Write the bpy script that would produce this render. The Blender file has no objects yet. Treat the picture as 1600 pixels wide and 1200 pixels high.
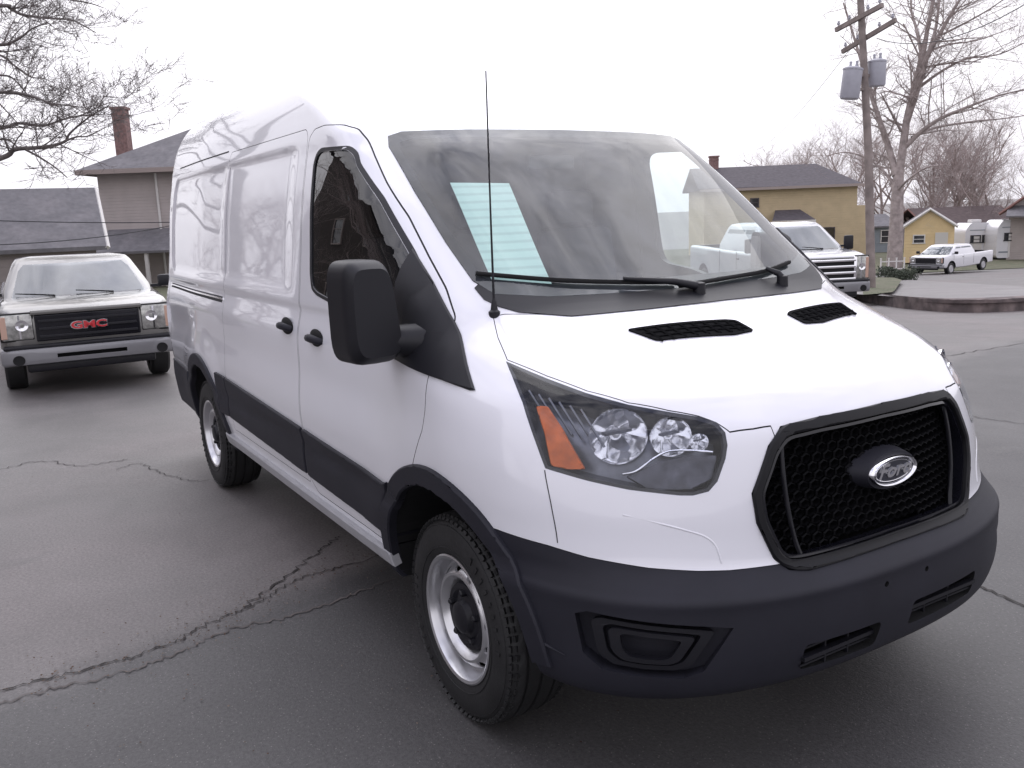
import bpy, bmesh, math, random, time
from mathutils import Vector, Matrix, Euler, noise
from mathutils.bvhtree import BVHTree
from mathutils.geometry import interpolate_bezier
R = math.radians
T0 = time.time()
sc = bpy.context.scene
C = bpy.context.collection

# ------------------------------------------------------------------ camera, sky, sun, exposure
cam_d = bpy.data.cameras.new('camera'); cam = bpy.data.objects.new('camera', cam_d); C.objects.link(cam)
CP = Vector((2.4595, -2.2199, 1.6613))
CF = Vector((-0.83960338, 0.50993984, -0.1871564)); CR = Vector((0.52487784, 0.85033957, -0.03776083)); CU = Vector((-0.13989074, 0.12993836, 0.9816041))
FPX = 1382.64
cam.matrix_world = Matrix(((CR.x, CU.x, -CF.x, CP.x), (CR.y, CU.y, -CF.y, CP.y), (CR.z, CU.z, -CF.z, CP.z), (0, 0, 0, 1)))
cam_d.sensor_width = 36; cam_d.lens = FPX / 1600 * 36; cam_d.clip_start = .05; cam_d.clip_end = 3000
sc.camera = cam
SUN_EL, SUN_AZ = R(50), R(150)
w = bpy.data.worlds.new('World'); sc.world = w; w.use_nodes = True
nt = w.node_tree; nt.nodes.clear()
sky = nt.nodes.new('ShaderNodeTexSky'); sky.sky_type = 'NISHITA'; sky.sun_disc = False
sky.sun_elevation = SUN_EL; sky.sun_rotation = R(90) - SUN_AZ; sky.dust_density = 6; sky.air_density = 1.0; sky.ozone_density = 1
hs = nt.nodes.new('ShaderNodeHueSaturation'); hs.inputs['Saturation'].default_value = .08
mx = nt.nodes.new('ShaderNodeMix'); mx.data_type = 'RGBA'; mx.inputs[0].default_value = .72
mx.inputs[7].default_value = (11.2, 10.9, 11.6, 1)       # even white cloud deck
bg = nt.nodes.new('ShaderNodeBackground'); bg.inputs['Strength'].default_value = .11
wo = nt.nodes.new('ShaderNodeOutputWorld')
nt.links.new(sky.outputs[0], hs.inputs['Color']); nt.links.new(hs.outputs[0], mx.inputs[6])
# cloud structure: faint near the horizon, broken and darker overhead
tcw = nt.nodes.new('ShaderNodeTexCoord'); mpw = nt.nodes.new('ShaderNodeMapping'); mpw.inputs['Scale'].default_value = (1, 1, 1.3)
nzw = nt.nodes.new('ShaderNodeTexNoise'); nzw.inputs['Scale'].default_value = 5.5; nzw.inputs['Detail'].default_value = 9; nzw.inputs['Roughness'].default_value = .62; nzw.inputs['Distortion'].default_value = .5
rmw = nt.nodes.new('ShaderNodeMapRange'); rmw.inputs['From Min'].default_value = .36; rmw.inputs['From Max'].default_value = .60
sxw = nt.nodes.new('ShaderNodeSeparateXYZ'); elw = nt.nodes.new('ShaderNodeMapRange'); elw.inputs['From Min'].default_value = .45; elw.inputs['From Max'].default_value = .85
nt.links.new(tcw.outputs['Generated'], mpw.inputs[0]); nt.links.new(mpw.outputs[0], nzw.inputs['Vector']); nt.links.new(nzw.outputs[0], rmw.inputs['Value'])
nt.links.new(tcw.outputs['Generated'], sxw.inputs[0]); nt.links.new(sxw.outputs[2], elw.inputs['Value'])
lo_ = nt.nodes.new('ShaderNodeMix'); lo_.data_type = 'RGBA'; lo_.inputs[6].default_value = (.92, .92, .94, 1); lo_.inputs[7].default_value = (.30, .33, .48, 1)
hi_ = nt.nodes.new('ShaderNodeMix'); hi_.data_type = 'RGBA'; hi_.inputs[6].default_value = (1.04, 1.04, 1.04, 1); hi_.inputs[7].default_value = (1.45, 1.46, 1.55, 1)
nt.links.new(elw.outputs[0], lo_.inputs[0]); nt.links.new(elw.outputs[0], hi_.inputs[0])
cl_ = nt.nodes.new('ShaderNodeMix'); cl_.data_type = 'RGBA'; nt.links.new(rmw.outputs[0], cl_.inputs[0]); nt.links.new(lo_.outputs[2], cl_.inputs[6]); nt.links.new(hi_.outputs[2], cl_.inputs[7])
mu_ = nt.nodes.new('ShaderNodeMix'); mu_.data_type = 'RGBA'; mu_.blend_type = 'MULTIPLY'; mu_.inputs[0].default_value = 1; nt.links.new(mx.outputs[2], mu_.inputs[6]); nt.links.new(cl_.outputs[2], mu_.inputs[7])
nt.links.new(mu_.outputs[2], bg.inputs[0]); nt.links.new(bg.outputs[0], wo.inputs[0])
sun_d = bpy.data.lights.new('sun', 'SUN'); sun_d.energy = .8; sun_d.angle = R(70); sun_d.color = (1, .97, .93)
sun = bpy.data.objects.new('sun', sun_d); C.objects.link(sun)
sd = Vector((math.cos(SUN_EL) * math.cos(SUN_AZ), math.cos(SUN_EL) * math.sin(SUN_AZ), math.sin(SUN_EL)))
sun.rotation_euler = sd.to_track_quat('Z', 'Y').to_euler()
sc.view_settings.view_transform = 'Standard'; sc.view_settings.look = 'None'; sc.view_settings.gamma = 1
sc.view_settings.use_curve_mapping = False; sc.view_settings.exposure = .26
sc.cycles.max_bounces = 8; sc.cycles.transparent_max_bounces = 12

# ------------------------------------------------------------------ materials
MATS = {}
def mat(name, col, rough=.5, metal=0, coat=0, trans=0, ior=1.5, var=0, vscale=6, bump=0, bscale=80, spec=.5, emit=None, alpha=1, col2=None, c2scale=3, c2lo=.45, c2hi=.6, detail=6, coords='Object'):
    if name in MATS: return MATS[name]
    m = bpy.data.materials.new(name); m.use_nodes = True; n = m.node_tree.nodes; l = m.node_tree.links
    b = n['Principled BSDF']; b.inputs['Base Color'].default_value = (*col, 1); b.inputs['Roughness'].default_value = rough
    b.inputs['Metallic'].default_value = metal; b.inputs['Coat Weight'].default_value = coat; b.inputs['Coat Roughness'].default_value = .03
    b.inputs['Transmission Weight'].default_value = trans; b.inputs['IOR'].default_value = ior
    b.inputs['Specular IOR Level'].default_value = spec; b.inputs['Alpha'].default_value = alpha
    if emit: b.inputs['Emission Color'].default_value = (*emit[0], 1); b.inputs['Emission Strength'].default_value = emit[1]
    if var or bump or col2:
        tc = n.new('ShaderNodeTexCoord')
    cur = None
    if col2:
        t = n.new('ShaderNodeTexNoise'); t.inputs['Scale'].default_value = c2scale; t.inputs['Detail'].default_value = detail
        l.new(tc.outputs[coords], t.inputs['Vector'])
        rp = n.new('ShaderNodeMapRange'); rp.inputs['From Min'].default_value = c2lo; rp.inputs['From Max'].default_value = c2hi
        l.new(t.outputs[0], rp.inputs['Value'])
        x = n.new('ShaderNodeMix'); x.data_type = 'RGBA'; x.inputs[6].default_value = (*col, 1); x.inputs[7].default_value = (*col2, 1)
        l.new(rp.outputs[0], x.inputs[0]); cur = x.outputs[2]
    if var:
        t = n.new('ShaderNodeTexNoise'); t.inputs['Scale'].default_value = vscale; t.inputs['Detail'].default_value = 8
        l.new(tc.outputs[coords], t.inputs['Vector'])
        h = n.new('ShaderNodeHueSaturation'); rp = n.new('ShaderNodeMapRange')
        rp.inputs['From Min'].default_value = .3; rp.inputs['From Max'].default_value = .7
        rp.inputs['To Min'].default_value = 1 - var; rp.inputs['To Max'].default_value = 1 + var
        l.new(t.outputs[0], rp.inputs['Value']); l.new(rp.outputs[0], h.inputs['Value'])
        if cur: l.new(cur, h.inputs['Color'])
        else: h.inputs['Color'].default_value = (*col, 1)
        cur = h.outputs[0]
    if cur: l.new(cur, b.inputs['Base Color'])
    if bump:
        t = n.new('ShaderNodeTexNoise'); t.inputs['Scale'].default_value = bscale; t.inputs['Detail'].default_value = 4
        l.new(tc.outputs[coords], t.inputs['Vector'])
        bp = n.new('ShaderNodeBump'); bp.inputs['Strength'].default_value = bump; bp.inputs['Distance'].default_value = .01
        l.new(t.outputs[0], bp.inputs['Height']); l.new(bp.outputs[0], b.inputs['Normal'])
    MATS[name] = m; return m

M_white = mat('white_paint', (.80, .80, .85), .22, coat=1, var=.012, vscale=1.2)
M_clad = mat('charcoal_plastic', (.018, .018, .026), .58, spec=.32, bump=.12, bscale=900, var=.12, vscale=5)
M_vent = mat('vent_plastic', (.008, .008, .009), .95, spec=.08)
M_black = mat('black_plastic', (.009, .009, .013), .48, spec=.4, bump=.05, bscale=400)
M_gloss = mat('gloss_black', (.008, .008, .012), .12)
M_dark = mat('dark_void', (.004, .004, .005), .8)
M_rubber = mat('tyre_rubber', (.014, .014, .015), .62, var=.3, vscale=8, bump=.15, bscale=120)
M_steel = mat('steel_silver', (.62, .62, .64), .28, metal=.85, var=.06, vscale=12)
M_chrome = mat('chrome', (.85, .85, .88), .08, metal=1)
M_amber = mat('amber_lens', (.52, .10, .004), .3, var=.35, vscale=18)
M_refl = mat('lamp_reflector', (.95, .95, .97), .12, metal=.92)
M_seat = mat('seat_cloth', (.05, .05, .058), .9)
M_dash = mat('dash_plastic', (.06, .06, .068), .6)
M_void = M_dark

def glass_mat(name, tint, op, rough=.0, refl=1.0, film=None):
    m = bpy.data.materials.new(name); m.use_nodes = True; n = m.node_tree.nodes; l = m.node_tree.links; n.clear()
    o = n.new('ShaderNodeOutputMaterial'); t = n.new('ShaderNodeBsdfTransparent'); t.inputs[0].default_value = (*tint, 1)
    g = n.new('ShaderNodeBsdfGlossy'); g.inputs['Roughness'].default_value = rough; g.inputs['Color'].default_value = (refl, refl, refl, 1)
    f = n.new('ShaderNodeFresnel'); ge = n.new('ShaderNodeNewGeometry'); io = n.new('ShaderNodeMapRange'); io.inputs['To Min'].default_value = 1.5; io.inputs['To Max'].default_value = 1 / 1.5
    l.new(ge.outputs['Backfacing'], io.inputs['Value']); l.new(io.outputs[0], f.inputs['IOR'])          # one thin sheet: same reflection from both sides
    a = n.new('ShaderNodeMath'); a.operation = 'ADD'; a.inputs[1].default_value = op; a.use_clamp = True
    x = n.new('ShaderNodeMixShader'); base = t.outputs[0]
    if film:                                            # grime film; its mottling also paints in blotchy reflections
        lo, hi, sc_ = film; d = n.new('ShaderNodeBsdfDiffuse'); d.inputs[0].default_value = (.56, .60, .70, 1)
        tc = n.new('ShaderNodeTexCoord'); mp = n.new('ShaderNodeMapping'); mp.inputs['Scale'].default_value = (.8, 1, .8)
        nz = n.new('ShaderNodeTexNoise'); nz.inputs['Scale'].default_value = sc_; nz.inputs['Detail'].default_value = 8; nz.inputs['Roughness'].default_value = .66; nz.inputs['Distortion'].default_value = .2
        mr = n.new('ShaderNodeMapRange'); mr.inputs['From Min'].default_value = .38; mr.inputs['From Max'].default_value = .64
        mr.inputs['To Min'].default_value = lo; mr.inputs['To Max'].default_value = hi
        l.new(tc.outputs['Object'], mp.inputs[0]); l.new(mp.outputs[0], nz.inputs['Vector']); l.new(nz.outputs[0], mr.inputs['Value'])
        y = n.new('ShaderNodeMixShader'); l.new(mr.outputs[0], y.inputs[0]); l.new(base, y.inputs[1]); l.new(d.outputs[0], y.inputs[2]); base = y.outputs[0]
    l.new(f.outputs[0], a.inputs[0]); l.new(a.outputs[0], x.inputs[0]); l.new(base, x.inputs[1]); l.new(g.outputs[0], x.inputs[2]); l.new(x.outputs[0], o.inputs[0])
    return m
M_wind = glass_mat('windshield_glass', (.84, .91, .90), .0, film=(.01, .07, 6))
M_side = glass_mat('side_glass', (.34, .36, .38), .03)
M_clear = glass_mat('clear_side_glass', (.78, .84, .84), .02)
M_lens = glass_mat('lamp_lens', (.90, .92, .96), 0)
M_pane = glass_mat('car_glass', (.35, .38, .40), .03, film=(.01, .07, 4))

# ------------------------------------------------------------------ object helpers
def link(name, me, parent=None, m=None):
    o = bpy.data.objects.new(name, me); C.objects.link(o)
    if m is not None and me is not None and not me.materials: me.materials.append(m)
    if parent is not None: o.parent = parent
    return o
def tag(o, label=None, cat=None, group=None, kind=None):
    if label: o['label'] = label
    if cat: o['category'] = cat
    if group: o['group'] = group
    if kind: o['kind'] = kind
    return o
def empty(name, loc=(0, 0, 0), rz=0, **k):
    o = bpy.data.objects.new(name, None); C.objects.link(o); o.location = loc; o.rotation_euler = (0, 0, rz); o.empty_display_size = .2
    return tag(o, **k)
def smooth_angle(me, a=32):
    for p in me.polygons: p.use_smooth = True
    me.set_sharp_from_angle(angle=R(a))
def bm_obj(name, bm, m, parent=None, smooth=None, recalc=True):
    if recalc: bmesh.ops.recalc_face_normals(bm, faces=bm.faces)
    me = bpy.data.meshes.new(name); bm.to_mesh(me); bm.free()
    if smooth: smooth_angle(me, smooth)
    return link(name, me, parent, m)
def add_box(bm, c, s, rot=None, bevel=0):
    M = Matrix.Translation(c) @ (rot.to_4x4() if rot else Matrix.Identity(4)) @ Matrix.Diagonal((*s, 1))
    r = bmesh.ops.create_cube(bm, size=1, matrix=M)
    if bevel:
        es = list({e for v in r['verts'] for e in v.link_edges})
        bmesh.ops.bevel(bm, geom=es, offset=bevel, segments=2, affect='EDGES', profile=.5)
def add_tube(bm, pts, rad, n=8, cap=True):
    rings = []; pts = [Vector(p) for p in pts]
    if not hasattr(rad, '__len__'): rad = [rad] * len(pts)
    prev = None
    for i, p in enumerate(pts):
        d = (pts[min(i + 1, len(pts) - 1)] - pts[max(i - 1, 0)])
        if d.length < 1e-9: d = Vector((0, 0, 1))
        d.normalize()
        if prev is None:
            up = Vector((0, 0, 1)) if abs(d.z) < .9 else Vector((1, 0, 0)); a = d.cross(up).normalized()
        else:
            a = (prev - d * prev.dot(d))
            a = a.normalized() if a.length > 1e-6 else d.orthogonal().normalized()
        prev = a; b = d.cross(a)
        rings.append([bm.verts.new(p + (a * math.cos(2 * math.pi * k / n) + b * math.sin(2 * math.pi * k / n)) * rad[i]) for k in range(n)])
    for i in range(len(rings) - 1):
        for k in range(n):
            bm.faces.new((rings[i][k], rings[i][(k + 1) % n], rings[i + 1][(k + 1) % n], rings[i + 1][k]))
    if cap and n > 2:
        bm.faces.new(rings[0][::-1]); bm.faces.new(rings[-1])
def add_lathe(bm, prof, n=48, axis='Y', c=(0, 0, 0), close=False):
    """prof: (axial, radius) pairs"""
    rings = []
    for a, r in prof:
        ring = []
        for k in range(n):
            t = 2 * math.pi * k / n
            if axis == 'Y': p = Vector((r * math.cos(t), a, r * math.sin(t)))
            elif axis == 'Z': p = Vector((r * math.cos(t), r * math.sin(t), a))
            else: p = Vector((a, r * math.cos(t), r * math.sin(t)))
            ring.append(bm.verts.new(p + Vector(c)))
        rings.append(ring)
    m = len(rings)
    for i in range(m if close else m - 1):
        A, B = rings[i], rings[(i + 1) % m]
        for k in range(n): bm.faces.new((A[k], A[(k + 1) % n], B[(k + 1) % n], B[k]))
    if not close:
        for rg in (rings[0], rings[-1]):
            try: bm.faces.new(rg)
            except Exception: pass
def prism_obj(poly, axis, a, b, m=None, name='tmp'):
    """poly 2D; axis 'Y': (x,z) extruded along y; 'X': (y,z) along x; 'Z': (x,y)"""
    bm = bmesh.new()
    def P(u, v, t):
        return {'Y': (u, t, v), 'X': (t, u, v), 'Z': (u, v, t)}[axis]
    A = [bm.verts.new(P(u, v, a)) for u, v in poly]; B = [bm.verts.new(P(u, v, b)) for u, v in poly]
    bm.faces.new(A); bm.faces.new(B[::-1]); n = len(poly)
    for i in range(n): bm.faces.new((A[i], B[i], B[(i + 1) % n], A[(i + 1) % n]))
    return bm_obj(name, bm, m)
def boolean(me, cutters, op='DIFFERENCE', solver='EXACT'):
    """me: mesh -> new mesh; cutters: objects (removed afterwards)"""
    o = link('tmp', me)
    for c in cutters:
        md = o.modifiers.new('b', 'BOOLEAN'); md.operation = op; md.object = c; md.solver = solver
        try: md.material_mode = 'TRANSFER'
        except Exception: pass
    dg = bpy.context.evaluated_depsgraph_get(); dg.update()
    r = bpy.data.meshes.new_from_object(o.evaluated_get(dg), depsgraph=dg)
    bpy.data.objects.remove(o)
    for c in cutters:
        d = c.data; bpy.data.objects.remove(c)
    return r
def catmull(pts, n=8, closed=True):
    """round a polygon through its points"""
    P = [Vector(p) for p in pts]; N = len(P); out = []
    for i in range(N if closed else N - 1):
        g = lambda k: P[k % N] if closed else P[max(0, min(N - 1, k))]
        p0, p1, p2, p3 = g(i - 1), g(i), g(i + 1), g(i + 2)
        for s in range(n):
            t = s / n
            out.append(.5 * ((2 * p1) + (p2 - p0) * t + (2 * p0 - 5 * p1 + 4 * p2 - p3) * t * t + (3 * p1 - p0 - 3 * p2 + p3) * t ** 3))
    if not closed: out.append(P[-1])
    return out
def round_poly(pts, rad, seg=5):
    """fillet polygon corners; rad number or list"""
    P = [Vector(p[:2]) for p in pts]; N = len(P); out = []
    for i in range(N):
        r = rad[i] if hasattr(rad, '__len__') else rad
        a, b, c = P[i - 1], P[i], P[(i + 1) % N]
        if r <= 0: out.append(b); continue
        u = (a - b); v = (c - b); lu, lv = u.length, v.length; u /= lu; v /= lv
        d = min(r, lu * .48, lv * .48); p, q = b + u * d, b + v * d
        for s in range(seg + 1):
            t = s / seg; out.append((1 - t) ** 2 * p + 2 * (1 - t) * t * b + t * t * q)
    return out
def text_mesh(s, size, depth, shear=0, bold=0):
    cu = bpy.data.curves.new('t', 'FONT'); cu.body = s; cu.size = size; cu.extrude = depth; cu.shear = shear; cu.offset = bold
    cu.align_x = 'CENTER'; cu.align_y = 'CENTER'; cu.resolution_u = 3
    o = bpy.data.objects.new('t', cu); C.objects.link(o)
    dg = bpy.context.evaluated_depsgraph_get(); dg.update()
    me = bpy.data.meshes.new_from_object(o.evaluated_get(dg), depsgraph=dg); bpy.data.objects.remove(o)
    return me

# ------------------------------------------------------------------ van hull
ROWS = [ # xc, zc, xk, W, zs, n
 (.60, .375, .10, .80, .36, 2.6),
 (.87, .345, .30, .91, .335, 2.6),
 (.935, .36, .28, .958, .355, 2.6),
 (.968, .43, .25, .985, .42, 2.6),
 (.985, .51, .22, 1.0, .51, 2.55),
 (.988, .60, .20, 1.010, .60, 2.5),
 (.990, .632, .195, 1.013, .64, 2.48),
 (.976, .652, .185, 1.008, .665, 2.45),
 (.952, .675, .175, 1.008, .70, 2.4),
 (.93, .70, .16, 1.018, .74, 2.35),
 (.922, .76, .14, 1.024, .80, 2.3),
 (.915, .85, .12, 1.03, .87, 2.25),
 (.90, .96, .08, 1.034, .95, 2.2),
 (.88, 1.05, .02, 1.034, 1.02, 2.15),
 (.84, 1.105, -.03, 1.032, 1.08, 2.1),
 (.77, 1.158, -.08, 1.028, 1.125, 2.1),
 (.63, 1.22, -.14, 1.022, 1.17, 2.12),
 (.45, 1.285, -.19, 1.012, 1.215, 2.2),
 (.28, 1.337, -.23, 1.000, 1.26, 2.3),
 (.18, 1.368, -.26, .992, 1.30, 2.4),
 (.10, 1.408, -.32, .984, 1.36, 2.5),
 (-.12, 1.56, -.50, .965, 1.52, 2.6),
 (-.38, 1.755, -.74, .942, 1.72, 2.7),
 (-.60, 1.92, -.95, .914, 1.88, 2.8),
 (-.70, 1.985, -1.04, .900, 1.95, 2.8),
 (-.80, 2.05, -1.13, .888, 2.02, 2.8),
 (-.96, 2.16, -1.29, .868, 2.10, 2.6),
 (-1.14, 2.285, -1.50, .842, 2.185, 2.4),
 (-1.33, 2.395, -1.75, .80, 2.27, 2.25),
 (-1.52, 2.465, -2.00, .735, 2.35, 2.15),
 (-1.72, 2.502, -2.25, .64, 2.42, 2.1),
 (-1.95, 2.52, -2.45, .48, 2.475, 2.1),
 (-2.30, 2.527, -2.7, .25, 2.51, 2.1),
]
def cr(a, b, c, d, t): return .5 * (2 * b + (c - a) * t + (2 * a - 5 * b + 4 * c - d) * t * t + (3 * b - a - 3 * c + d) * t ** 3)
def row_at(s):
    N = len(ROWS); i = min(int(s), N - 2); t = s - i
    g = lambda k: ROWS[max(0, min(N - 1, k))]
    return [cr(g(i - 1)[j], g(i)[j], g(i + 1)[j], g(i + 2)[j], t) for j in range(6)]
def rear_x(z):
    if z < 1.9: return -4.51
    return -4.51 + .10 * ((z - 1.9) / .62) ** 2
def ss(a, b, x):
    t = max(0, min(1, (x - a) / (b - a))); return t * t * (3 - 2 * t)
def rrect(x, z, x0, x1, z0, z1, r, soft):
    cx, cz = (x0 + x1) / 2, (z0 + z1) / 2; qx = abs(x - cx) - (x1 - x0) / 2 + r; qz = abs(z - cz) - (z1 - z0) / 2 + r
    d = math.hypot(max(qx, 0), max(qz, 0)) + min(max(qx, qz), 0) - r
    return 1 - ss(-soft, soft, d)
def side_relief(x, z):
    """inward displacement of the body side (metres)"""
    d = 0
    # pressed panels of sliding door and rear quarter
    if z > 1.3:
        d += .011 * rrect(x, z, -4.24, -.9, 1.37, 1.99, .12, .018) * ss(-1.42, -1.62, x)
        d -= .006 * math.exp(-((x + 2.70) / .05) ** 2) * ss(1.37, 1.42, z) * ss(2.0, 1.95, z)
    # shoulder step under the window line, soft hollow above the cladding
    k = ss(-.15, -.6, x)
    d += k * .010 * ss(1.325, 1.285, z) * ss(.80, 1.12, z)
    d += k * .014 * math.exp(-((z - 1.02) / .13) ** 2)
    # flared metal round both wheel openings
    for wx in (0, -3.307):
        r_ = math.hypot(x - wx, z - .35); d -= .011 * (1 - ss(.53, .76, r_)) * ss(.42, .62, z) * ss(.29, .05, x) * ss(-4.25, -3.95, x)
    return d
def hull_mesh():
    NS, NF, NSD, NR = 180, 44, 210, 18
    bm = bmesh.new(); rows = []
    for j in range(NS + 1):
        s = (len(ROWS) - 1) * j / NS
        xc, zc, xk, W, zs, n = row_at(s); xr = rear_x(zs); ring = []
        a = xc - xk
        for i in range(NF + 1):                     # front, nose centre -> side
            th = (math.pi / 2) * (i / NF)
            c_, s_ = math.cos(th), math.sin(th)
            f = c_ ** (2 / n) if c_ > 1e-9 else 0; y = W * s_ ** (2 / n)
            x = xk + a * f; u = (y / W)
            z = zc + (zs - zc) * u ** 3
            ring.append((x, -y, z))
        rr = .14 if W > .6 else .14
        L0, L1 = xk, xr + rr
        for i in range(1, NSD):
            f = i / NSD; x = L0 + (L1 - L0) * f
            w_ = W * (1 - .035 * ss(-3.2, -4.5, x))
            ring.append((x, -w_, zs))
        for i in range(NR + 1):
            th = (math.pi / 2) * i / NR
            Wr = W * .965
            # body rear corner then flat tail
            if i <= NR // 2:
                t = math.pi / 2 * (i / (NR // 2)); x = L1 - rr * math.sin(t); y = Wr - rr * 1.0 * (1 - math.cos(t)) if W > .3 else Wr * (1 - .3 * (1 - math.cos(t)))
            else:
                t = (i - NR // 2) / (NR - NR // 2); y0 = (Wr - rr) if W > .3 else Wr * .7
                x = L1 - rr; y = y0 * (1 - t)
            ring.append((x, -y, zs))
        out = []
        for (x, y, z) in ring:
            if y < -.8 and x < .3 and x > -4.4: y += side_relief(x, z)
            out.append((x, y, z))
        rows.append(out)
    n = len(rows[0]); V = []
    for rw in rows:
        right = [bm.verts.new(p) for p in rw]
        left = [bm.verts.new((p[0], -p[1], p[2])) for p in rw[1:-1]]
        V.append(right + left[::-1])
    m = len(V[0])
    for j in range(len(V) - 1):
        for i in range(m): bm.faces.new((V[j][i], V[j][(i + 1) % m], V[j + 1][(i + 1) % m], V[j + 1][i]))
    for ring, fl in ((V[0], 0), (V[-1], 1)):        # caps: ladder between right and left halves
        k = n - 1
        for i in range(0, k):
            a, b = ring[i], ring[i + 1]; c_, d_ = ring[(m - i - 1) % m], ring[(m - i) % m]
            vs = [];
            for v in (a, b, c_, d_):
                if v not in vs: vs.append(v)
            if len(vs) >= 3:
                try: bm.faces.new(vs)
                except Exception: pass
    bmesh.ops.recalc_face_normals(bm, faces=bm.faces)
    me = bpy.data.meshes.new('hull'); bm.to_mesh(me); bm.free()
    for p in me.polygons: p.use_smooth = True
    return me
HULL = hull_mesh()
HV = [v.co.copy() for v in HULL.vertices]; HN = [Vector(v.vector) for v in HULL.vertex_normals]
HP = [tuple(p.vertices) for p in HULL.polygons]
HB = BVHTree.FromPolygons(HV, HP)
def hull_normal(p):
    co, no, idx, d = HB.find_nearest(p)
    if idx is None: return Vector((0, 0, 1)), 9
    ws = 0; acc = Vector()
    for vi in HP[idx]:
        q = 1 / ((HV[vi] - co).length ** 2 + 1e-7); acc += HN[vi] * q; ws += q
    return acc.normalized(), d
def hull_hit(p, axis):
    """project onto hull along axis from outside"""
    p = Vector(p)
    if axis == 'Y':   # right side
        r = HB.ray_cast(Vector((p.x, -3, p.z)), Vector((0, 1, 0)))
    elif axis == 'X': r = HB.ray_cast(Vector((3, p.y, p.z)), Vector((-1, 0, 0)))
    else: r = HB.ray_cast(Vector((p.x, p.y, 4)), Vector((0, 0, -1)))
    return r[0]
# --- end part one
# ------------------------------------------------------------------ patches on the hull
from mathutils.geometry import tessellate_polygon
def frame(d):
    d = Vector(d).normalized(); up = Vector((0, 0, 1)) if abs(d.z) < .8 else Vector((1, 0, 0))
    e1 = up.cross(d).normalized(); e2 = d.cross(e1); return d, e1, e2
def offset_poly(P, r):
    """shrink (r>0) a 2D polygon"""
    P = [Vector(p) for p in P]; N = len(P)
    A = sum(P[i].x * P[(i + 1) % N].y - P[(i + 1) % N].x * P[i].y for i in range(N))
    sg = 1 if A > 0 else -1; out = []
    for i in range(N):
        a, b, c = P[i - 1], P[i], P[(i + 1) % N]
        n1 = Vector((-(b - a).y, (b - a).x)); n2 = Vector((-(c - b).y, (c - b).x))
        n1 = n1.normalized() if n1.length > 1e-9 else n1; n2 = n2.normalized() if n2.length > 1e-9 else n2
        n = n1 + n2; n = n.normalized() if n.length > 1e-6 else n1
        k = 1 / max(.45, n.dot(n1)) if n1.length > .5 else 1
        out.append(b + n * sg * r * k)
    return out
def poly_bm(outer, hole=None, cell=.03):
    """flat tessellated polygon in the XY plane, cut along a grid"""
    bm = bmesh.new(); loops = [[Vector((*p[:2], 0)) for p in outer]]
    if hole: loops.append([Vector((*p[:2], 0)) for p in hole])
    flat = [v for l in loops for v in l]
    vs = [bm.verts.new(v) for v in flat]
    for t in tessellate_polygon(loops):
        try: bm.faces.new([vs[i] for i in t])
        except Exception: pass
    x0, x1 = min(v.x for v in flat), max(v.x for v in flat); y0, y1 = min(v.y for v in flat), max(v.y for v in flat)
    k = math.floor(x0 / cell) + 1
    while k * cell < x1:
        bmesh.ops.bisect_plane(bm, geom=bm.verts[:] + bm.edges[:] + bm.faces[:], plane_co=(k * cell, 0, 0), plane_no=(1, 0, 0), dist=1e-5); k += 1
    k = math.floor(y0 / cell) + 1
    while k * cell < y1:
        bmesh.ops.bisect_plane(bm, geom=bm.verts[:] + bm.edges[:] + bm.faces[:], plane_co=(0, k * cell, 0), plane_no=(0, 1, 0), dist=1e-5); k += 1
    bmesh.ops.remove_doubles(bm, verts=bm.verts, dist=1e-5)
    return bm
def patch_mesh(outer, d, off=.002, thick=.004, hole=None, cell=.03, bev=0, smooth=30, inset=None, depthf=None):
    """outer: 2D points in the frame of d. Lies on the hull, lifted by off, solid with given thickness."""
    d, e1, e2 = frame(d); bm = poly_bm(outer, hole, cell)
    if bev:
        bnd0 = None
        r = bmesh.ops.inset_region(bm, faces=bm.faces[:], thickness=bev, use_boundary=True, use_even_offset=True)
    bndv = {v for e in bm.edges if len(e.link_faces) == 1 for v in e.verts}
    top = {}
    for v in bm.verts:
        u, w_ = v.co.x, v.co.y
        p = e1 * u + e2 * w_
        h = HB.ray_cast(p + d * 6, -d)
        if h[0] is None:
            q, n_, _, _ = HB.find_nearest(p); h = (q, n_)
        n_, _ = hull_normal(h[0])
        o_ = off - (bev if (bev and v in bndv) else 0)
        if depthf: o_ += depthf(h[0])
        v.co = h[0] + n_ * o_
        top[v] = n_
    bm.normal_update()
    k_ = sum(f.normal.dot(top[f.verts[0]]) * f.calc_area() for f in bm.faces)
    if k_ < 0: bmesh.ops.reverse_faces(bm, faces=bm.faces[:])
    if thick:
        faces = bm.faces[:]; bedges = [e for e in bm.edges if len(e.link_faces) == 1]
        low = {v: bm.verts.new(v.co - top[v] * thick) for v in top}
        for f in faces: bm.faces.new([low[v] for v in reversed(f.verts)])
        for e in bedges:
            a, b = e.verts; bm.faces.new((a, b, low[b], low[a]))
        bmesh.ops.recalc_face_normals(bm, faces=bm.faces)
    me = bpy.data.meshes.new('patch'); bm.to_mesh(me); bm.free(); smooth_angle(me, smooth); return me
def to2(pts, d):
    d, e1, e2 = frame(d); return [Vector((Vector(p).dot(e1), Vector(p).dot(e2))) for p in pts]
def mirror_mesh(me):
    m2 = me.copy(); m2.transform(Matrix.Diagonal((1, -1, 1, 1))); m2.flip_normals(); return m2
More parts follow.
